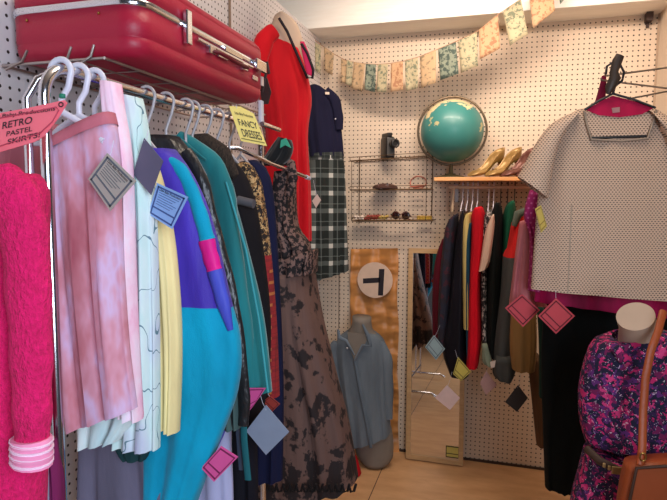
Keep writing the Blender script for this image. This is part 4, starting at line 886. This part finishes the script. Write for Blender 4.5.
for (a_, b__, lb) in (((605, 76), (680, 66), 'upper chrome peg hook arm reaching from the right wall'), ((601, 80), (680, 90), 'middle chrome peg hook arm crossing below the upper one'), ((628, 99), (680, 89), 'lower chrome peg hook arm just above the blouse shoulder')):
    yy = 1.90; A0 = at(a_[0], a_[1], PY(yy)); B0 = at(b__[0], b__[1], PY(1.97)); d = (B0 - A0); B1 = A0 + d * ((XR - .004 - A0.x) / d.x)
    if B1.y > 3.1: B1.y = 2.0
    T = thing('peg_hook', lb, 'wall hook', (XR, B1.y, B1.z), 'hooks on the right wall'); link('rod', MB().tube([A0 + Vector((0, -.002, .006)), A0, B1], .0028, 8), M['steel'], T)
    link('wall_plate', MB().box(B1 - Vector((.001, 0, 0)), (.006, .03, .03)), M['steel'], T)
PM = PF(612, 1.98, 4)
T = garment('top', 'magenta satin top showing below the patterned blouse', 'top', [(560, 130, 680, 130), (545, 200, 690, 200), (534, 301, 700, 322)], PM, fabric('magenta_satin', (178, 16, 82), .5, .2, .1), group='tops on the right wall arms', b=.03, k=5, amp=.01, seed=7)
T = garment('blouse', 'pinkish polka dot blouse sleeve hanging left of the patterned blouse', 'blouse', [(530, 190, 548, 190), (524, 215, 546, 215), (530, 240, 546, 245), (528, 290, 546, 292)], PF(536, 1.98, 10), dots('magenta_polka', (168, 34, 110), (214, 110, 170), .016, .2), group='tops on the right wall arms', b=.025, k=2, amp=.006, seed=7)
duspk = fabric('dusty_rose_cloth', (206, 124, 130), .8)
T = garment('cardigan', 'dusty rose cardigan hanging beside the magenta polka dot sleeve', 'cardigan', [(520, 222, 536, 218), (516, 250, 538, 250), (511, 290, 536, 290), (509, 306, 548, 306)], PF(525, 2.05, 10), duspk, group='tops on the right wall arms', b=.03, k=2, amp=.01, seed=8)
Py_ = PF(544, 1.8, 12)
price_tag('yellow price tag under the patterned blouse sleeve', [(535, 209), (541, 205), (547, 226), (541, 233)], Py_, plain('lemon_card', (216, 190, 84), .6), plain('mustard_ink', (150, 120, 40), .7), detail=False)
cor = plain('coral_red_card', (216, 72, 84), .6); core = plain('maroon_ink', (110, 20, 34), .7)
price_tag('left coral red price tag below the rose cardigan', [(522, 294), (540, 310), (523, 327), (505, 308)], PF(523, 1.93, 8), cor, core, detail=False)
price_tag('right coral red diamond price tag before the black trousers', [(556, 298), (575, 316), (556, 334), (538, 316)], PF(556, 1.85, 8), cor, core, detail=False, string=((.05, .05), (556, 290)))
PT = PF(590, 2.12, 4)
T = garment('trousers', 'long black trousers hanging below the magenta top', 'trousers', [(556, 250, 690, 250), (545, 300, 690, 300), (541, 360, 690, 360), (543, 430, 605, 430), (545, 486, 588, 494)], PT, fabric('black_gabardine', (18, 24, 24), .85, .2), group='tops on the right wall arms', b=.04, k=3, amp=.008, seed=17)

# ---------------------------------------------------------------- floral dress on a form, belt, handbag
P5 = PF(636, 1.60, 6)
T = thing('torso_form', 'beige torso form with cut-off neck wearing the floral dress', 'mannequin', at(640, 700, P5) * Vector((1, 1, 0)) if False else Vector((at(640, 400, P5).x, 1.66, 0)))
a = at(633, 314, P5); ax_t = Vector((.18, -.1, 1)).normalized()
nb = at(642, 352, P5) - P5[1] * .03; R0 = .042
Mx = Matrix.Rotation(math.radians(-28), 4, 'Y') @ Matrix.Rotation(math.radians(26), 4, 'X')
n0 = at(646, 368, P5) - P5[1] * .06; n1 = at(642, 346, P5) - P5[1] * .035; n2 = at(638.5, 327, P5) - P5[1] * .004; n3 = at(632.5, 314.5, P5) + P5[1] * .022
link('neck', MB().tube([n0, n0.lerp(n1, .5), n1, n2, n3], [.06, .056, .047, .0445, .045], 32), M['form'], T)
link('pole', MB().tube([(nb.x, 1.67, .02), (nb.x, 1.67, 1.0)], .014, 12), M['chrome'], T)
link('base', MB().lathe((nb.x, 1.67, 0), [(.14, 0), (.14, .012), (.03, .022), (.015, .03)], 32), M['chrome'], T)
flo = voro('dark_floral_print', [(0, (24, 24, 56)), (.34, (120, 22, 84)), (.5, (206, 38, 110)), (.64, (50, 26, 74)), (.82, (100, 40, 116)), (.93, (220, 64, 132))], 88, .85, (236, 220, 232))
T = garment('dress', 'purple and pink floral dress with gathered skirt on the right torso form', 'dress',
            [(620, 343, 660, 335), (600, 346, 676, 336), (591, 362, 686, 350), (585, 385, 690, 375), (583, 405, 692, 400), (585, 430, 688, 430), (590, 448, 684, 458)], P5, flo, body='bodice', group=None, b=.075, k=4, amp=.006, seed=55, behind=.05, cap=False, start=.4, e=.9)
link('skirt', cloth([(590, 458, 684, 466), (584, 480, 692, 486), (574, 520, 704, 520), (560, 620, 716, 620)], P5, b=.085, k=11, amp=.012, seed=56, behind=.05), flo, T)
link('yoke', MB().tube([at(x, y, P5) + P5[1] * .02 for x, y in ((612, 345), (620, 356), (636, 362), (656, 356), (668, 340))], [.012, .016, .018, .016, .012], 10, flat=(P5[1], .6)), flo, T)
gm_ = plain('antique_gold', (206, 176, 120), .35, .6); dkb = plain('dark_belt_leather', (70, 46, 30), .6)
bl_ = [at(x, y, P5) + P5[1] * d for x, y, d in ((587, 449, .0), (596, 455, .035), (612, 461, .05), (640, 466, .056), (668, 466, .05), (684, 462, .02))]
T = thing('belt', 'gold and dark leather belt around the floral dress waist', 'belt', bl_[2])
link('strap', MB().tube(bl_, .011, 10, flat=(P5[1], .35)), dkb, T)
link('buckle', MB().box(at(612, 460, P5) + P5[1] * .06, (.036, .006, .02), rot=.1, bev=.002), gm_, T)
for x, y in ((598, 455.5), (603, 458), (628, 464)): link('stud', MB().box(at(x, y, P5) + P5[1] * .056, (.007, .006, .012), rot=.1, bev=.002), gm_, T)
P6 = PF(645, 1.42, 4)
tan = NT('tan_leather'); tan.bump(tan.noise(120, None, 3), .3, .003); tan = tan.done(tan.mix(tan.noise(5), (176, 84, 36), (150, 66, 28)), .45)
T = thing('handbag', 'tan leather flap handbag hanging by a long strap before the floral dress', 'handbag', at(650, 560, P6))
link('body', cloth([(628, 466, 690, 462), (624, 480, 692, 478), (618, 520, 696, 520), (614, 560, 700, 560)], P6, b=.035, k=1, amp=0, behind=.02, e=.55, capb=True), tan, T)
link('flap', MB().prism([at(x, y, P6) + P6[1] * .02 for x, y in ((634, 466), (692, 462), (696, 520), (660, 540), (622, 520))], P6[1] * -.004), plain('tan_flap', (166, 78, 36), .45), T)
link('piping', MB().tube([at(x, y, P6) + P6[1] * .02 for x, y in ((622, 520), (634, 464), (692, 460))], .004, 8), plain('brown_piping', (70, 40, 24), .5), T)
link('strap', MB().tube([at(x, y, P6) + P6[1] * d for x, y, d in ((682, 322, -.12), (672, 340, -.09), (661, 358, -.068), (654, 385, -.06), (650, 420, -.05), (645, 452, -.02), (640, 466, .0))], .0095, 10, flat=(P6[1], .4)), tan, T)
link('strap_ring', MB().tube([at(643 + 3 * math.cos(a_), 457 + 4 * math.sin(a_), P6) for a_ in [2 * PI * i / 12 for i in range(13)]], .002, 6), M['gold'], T)
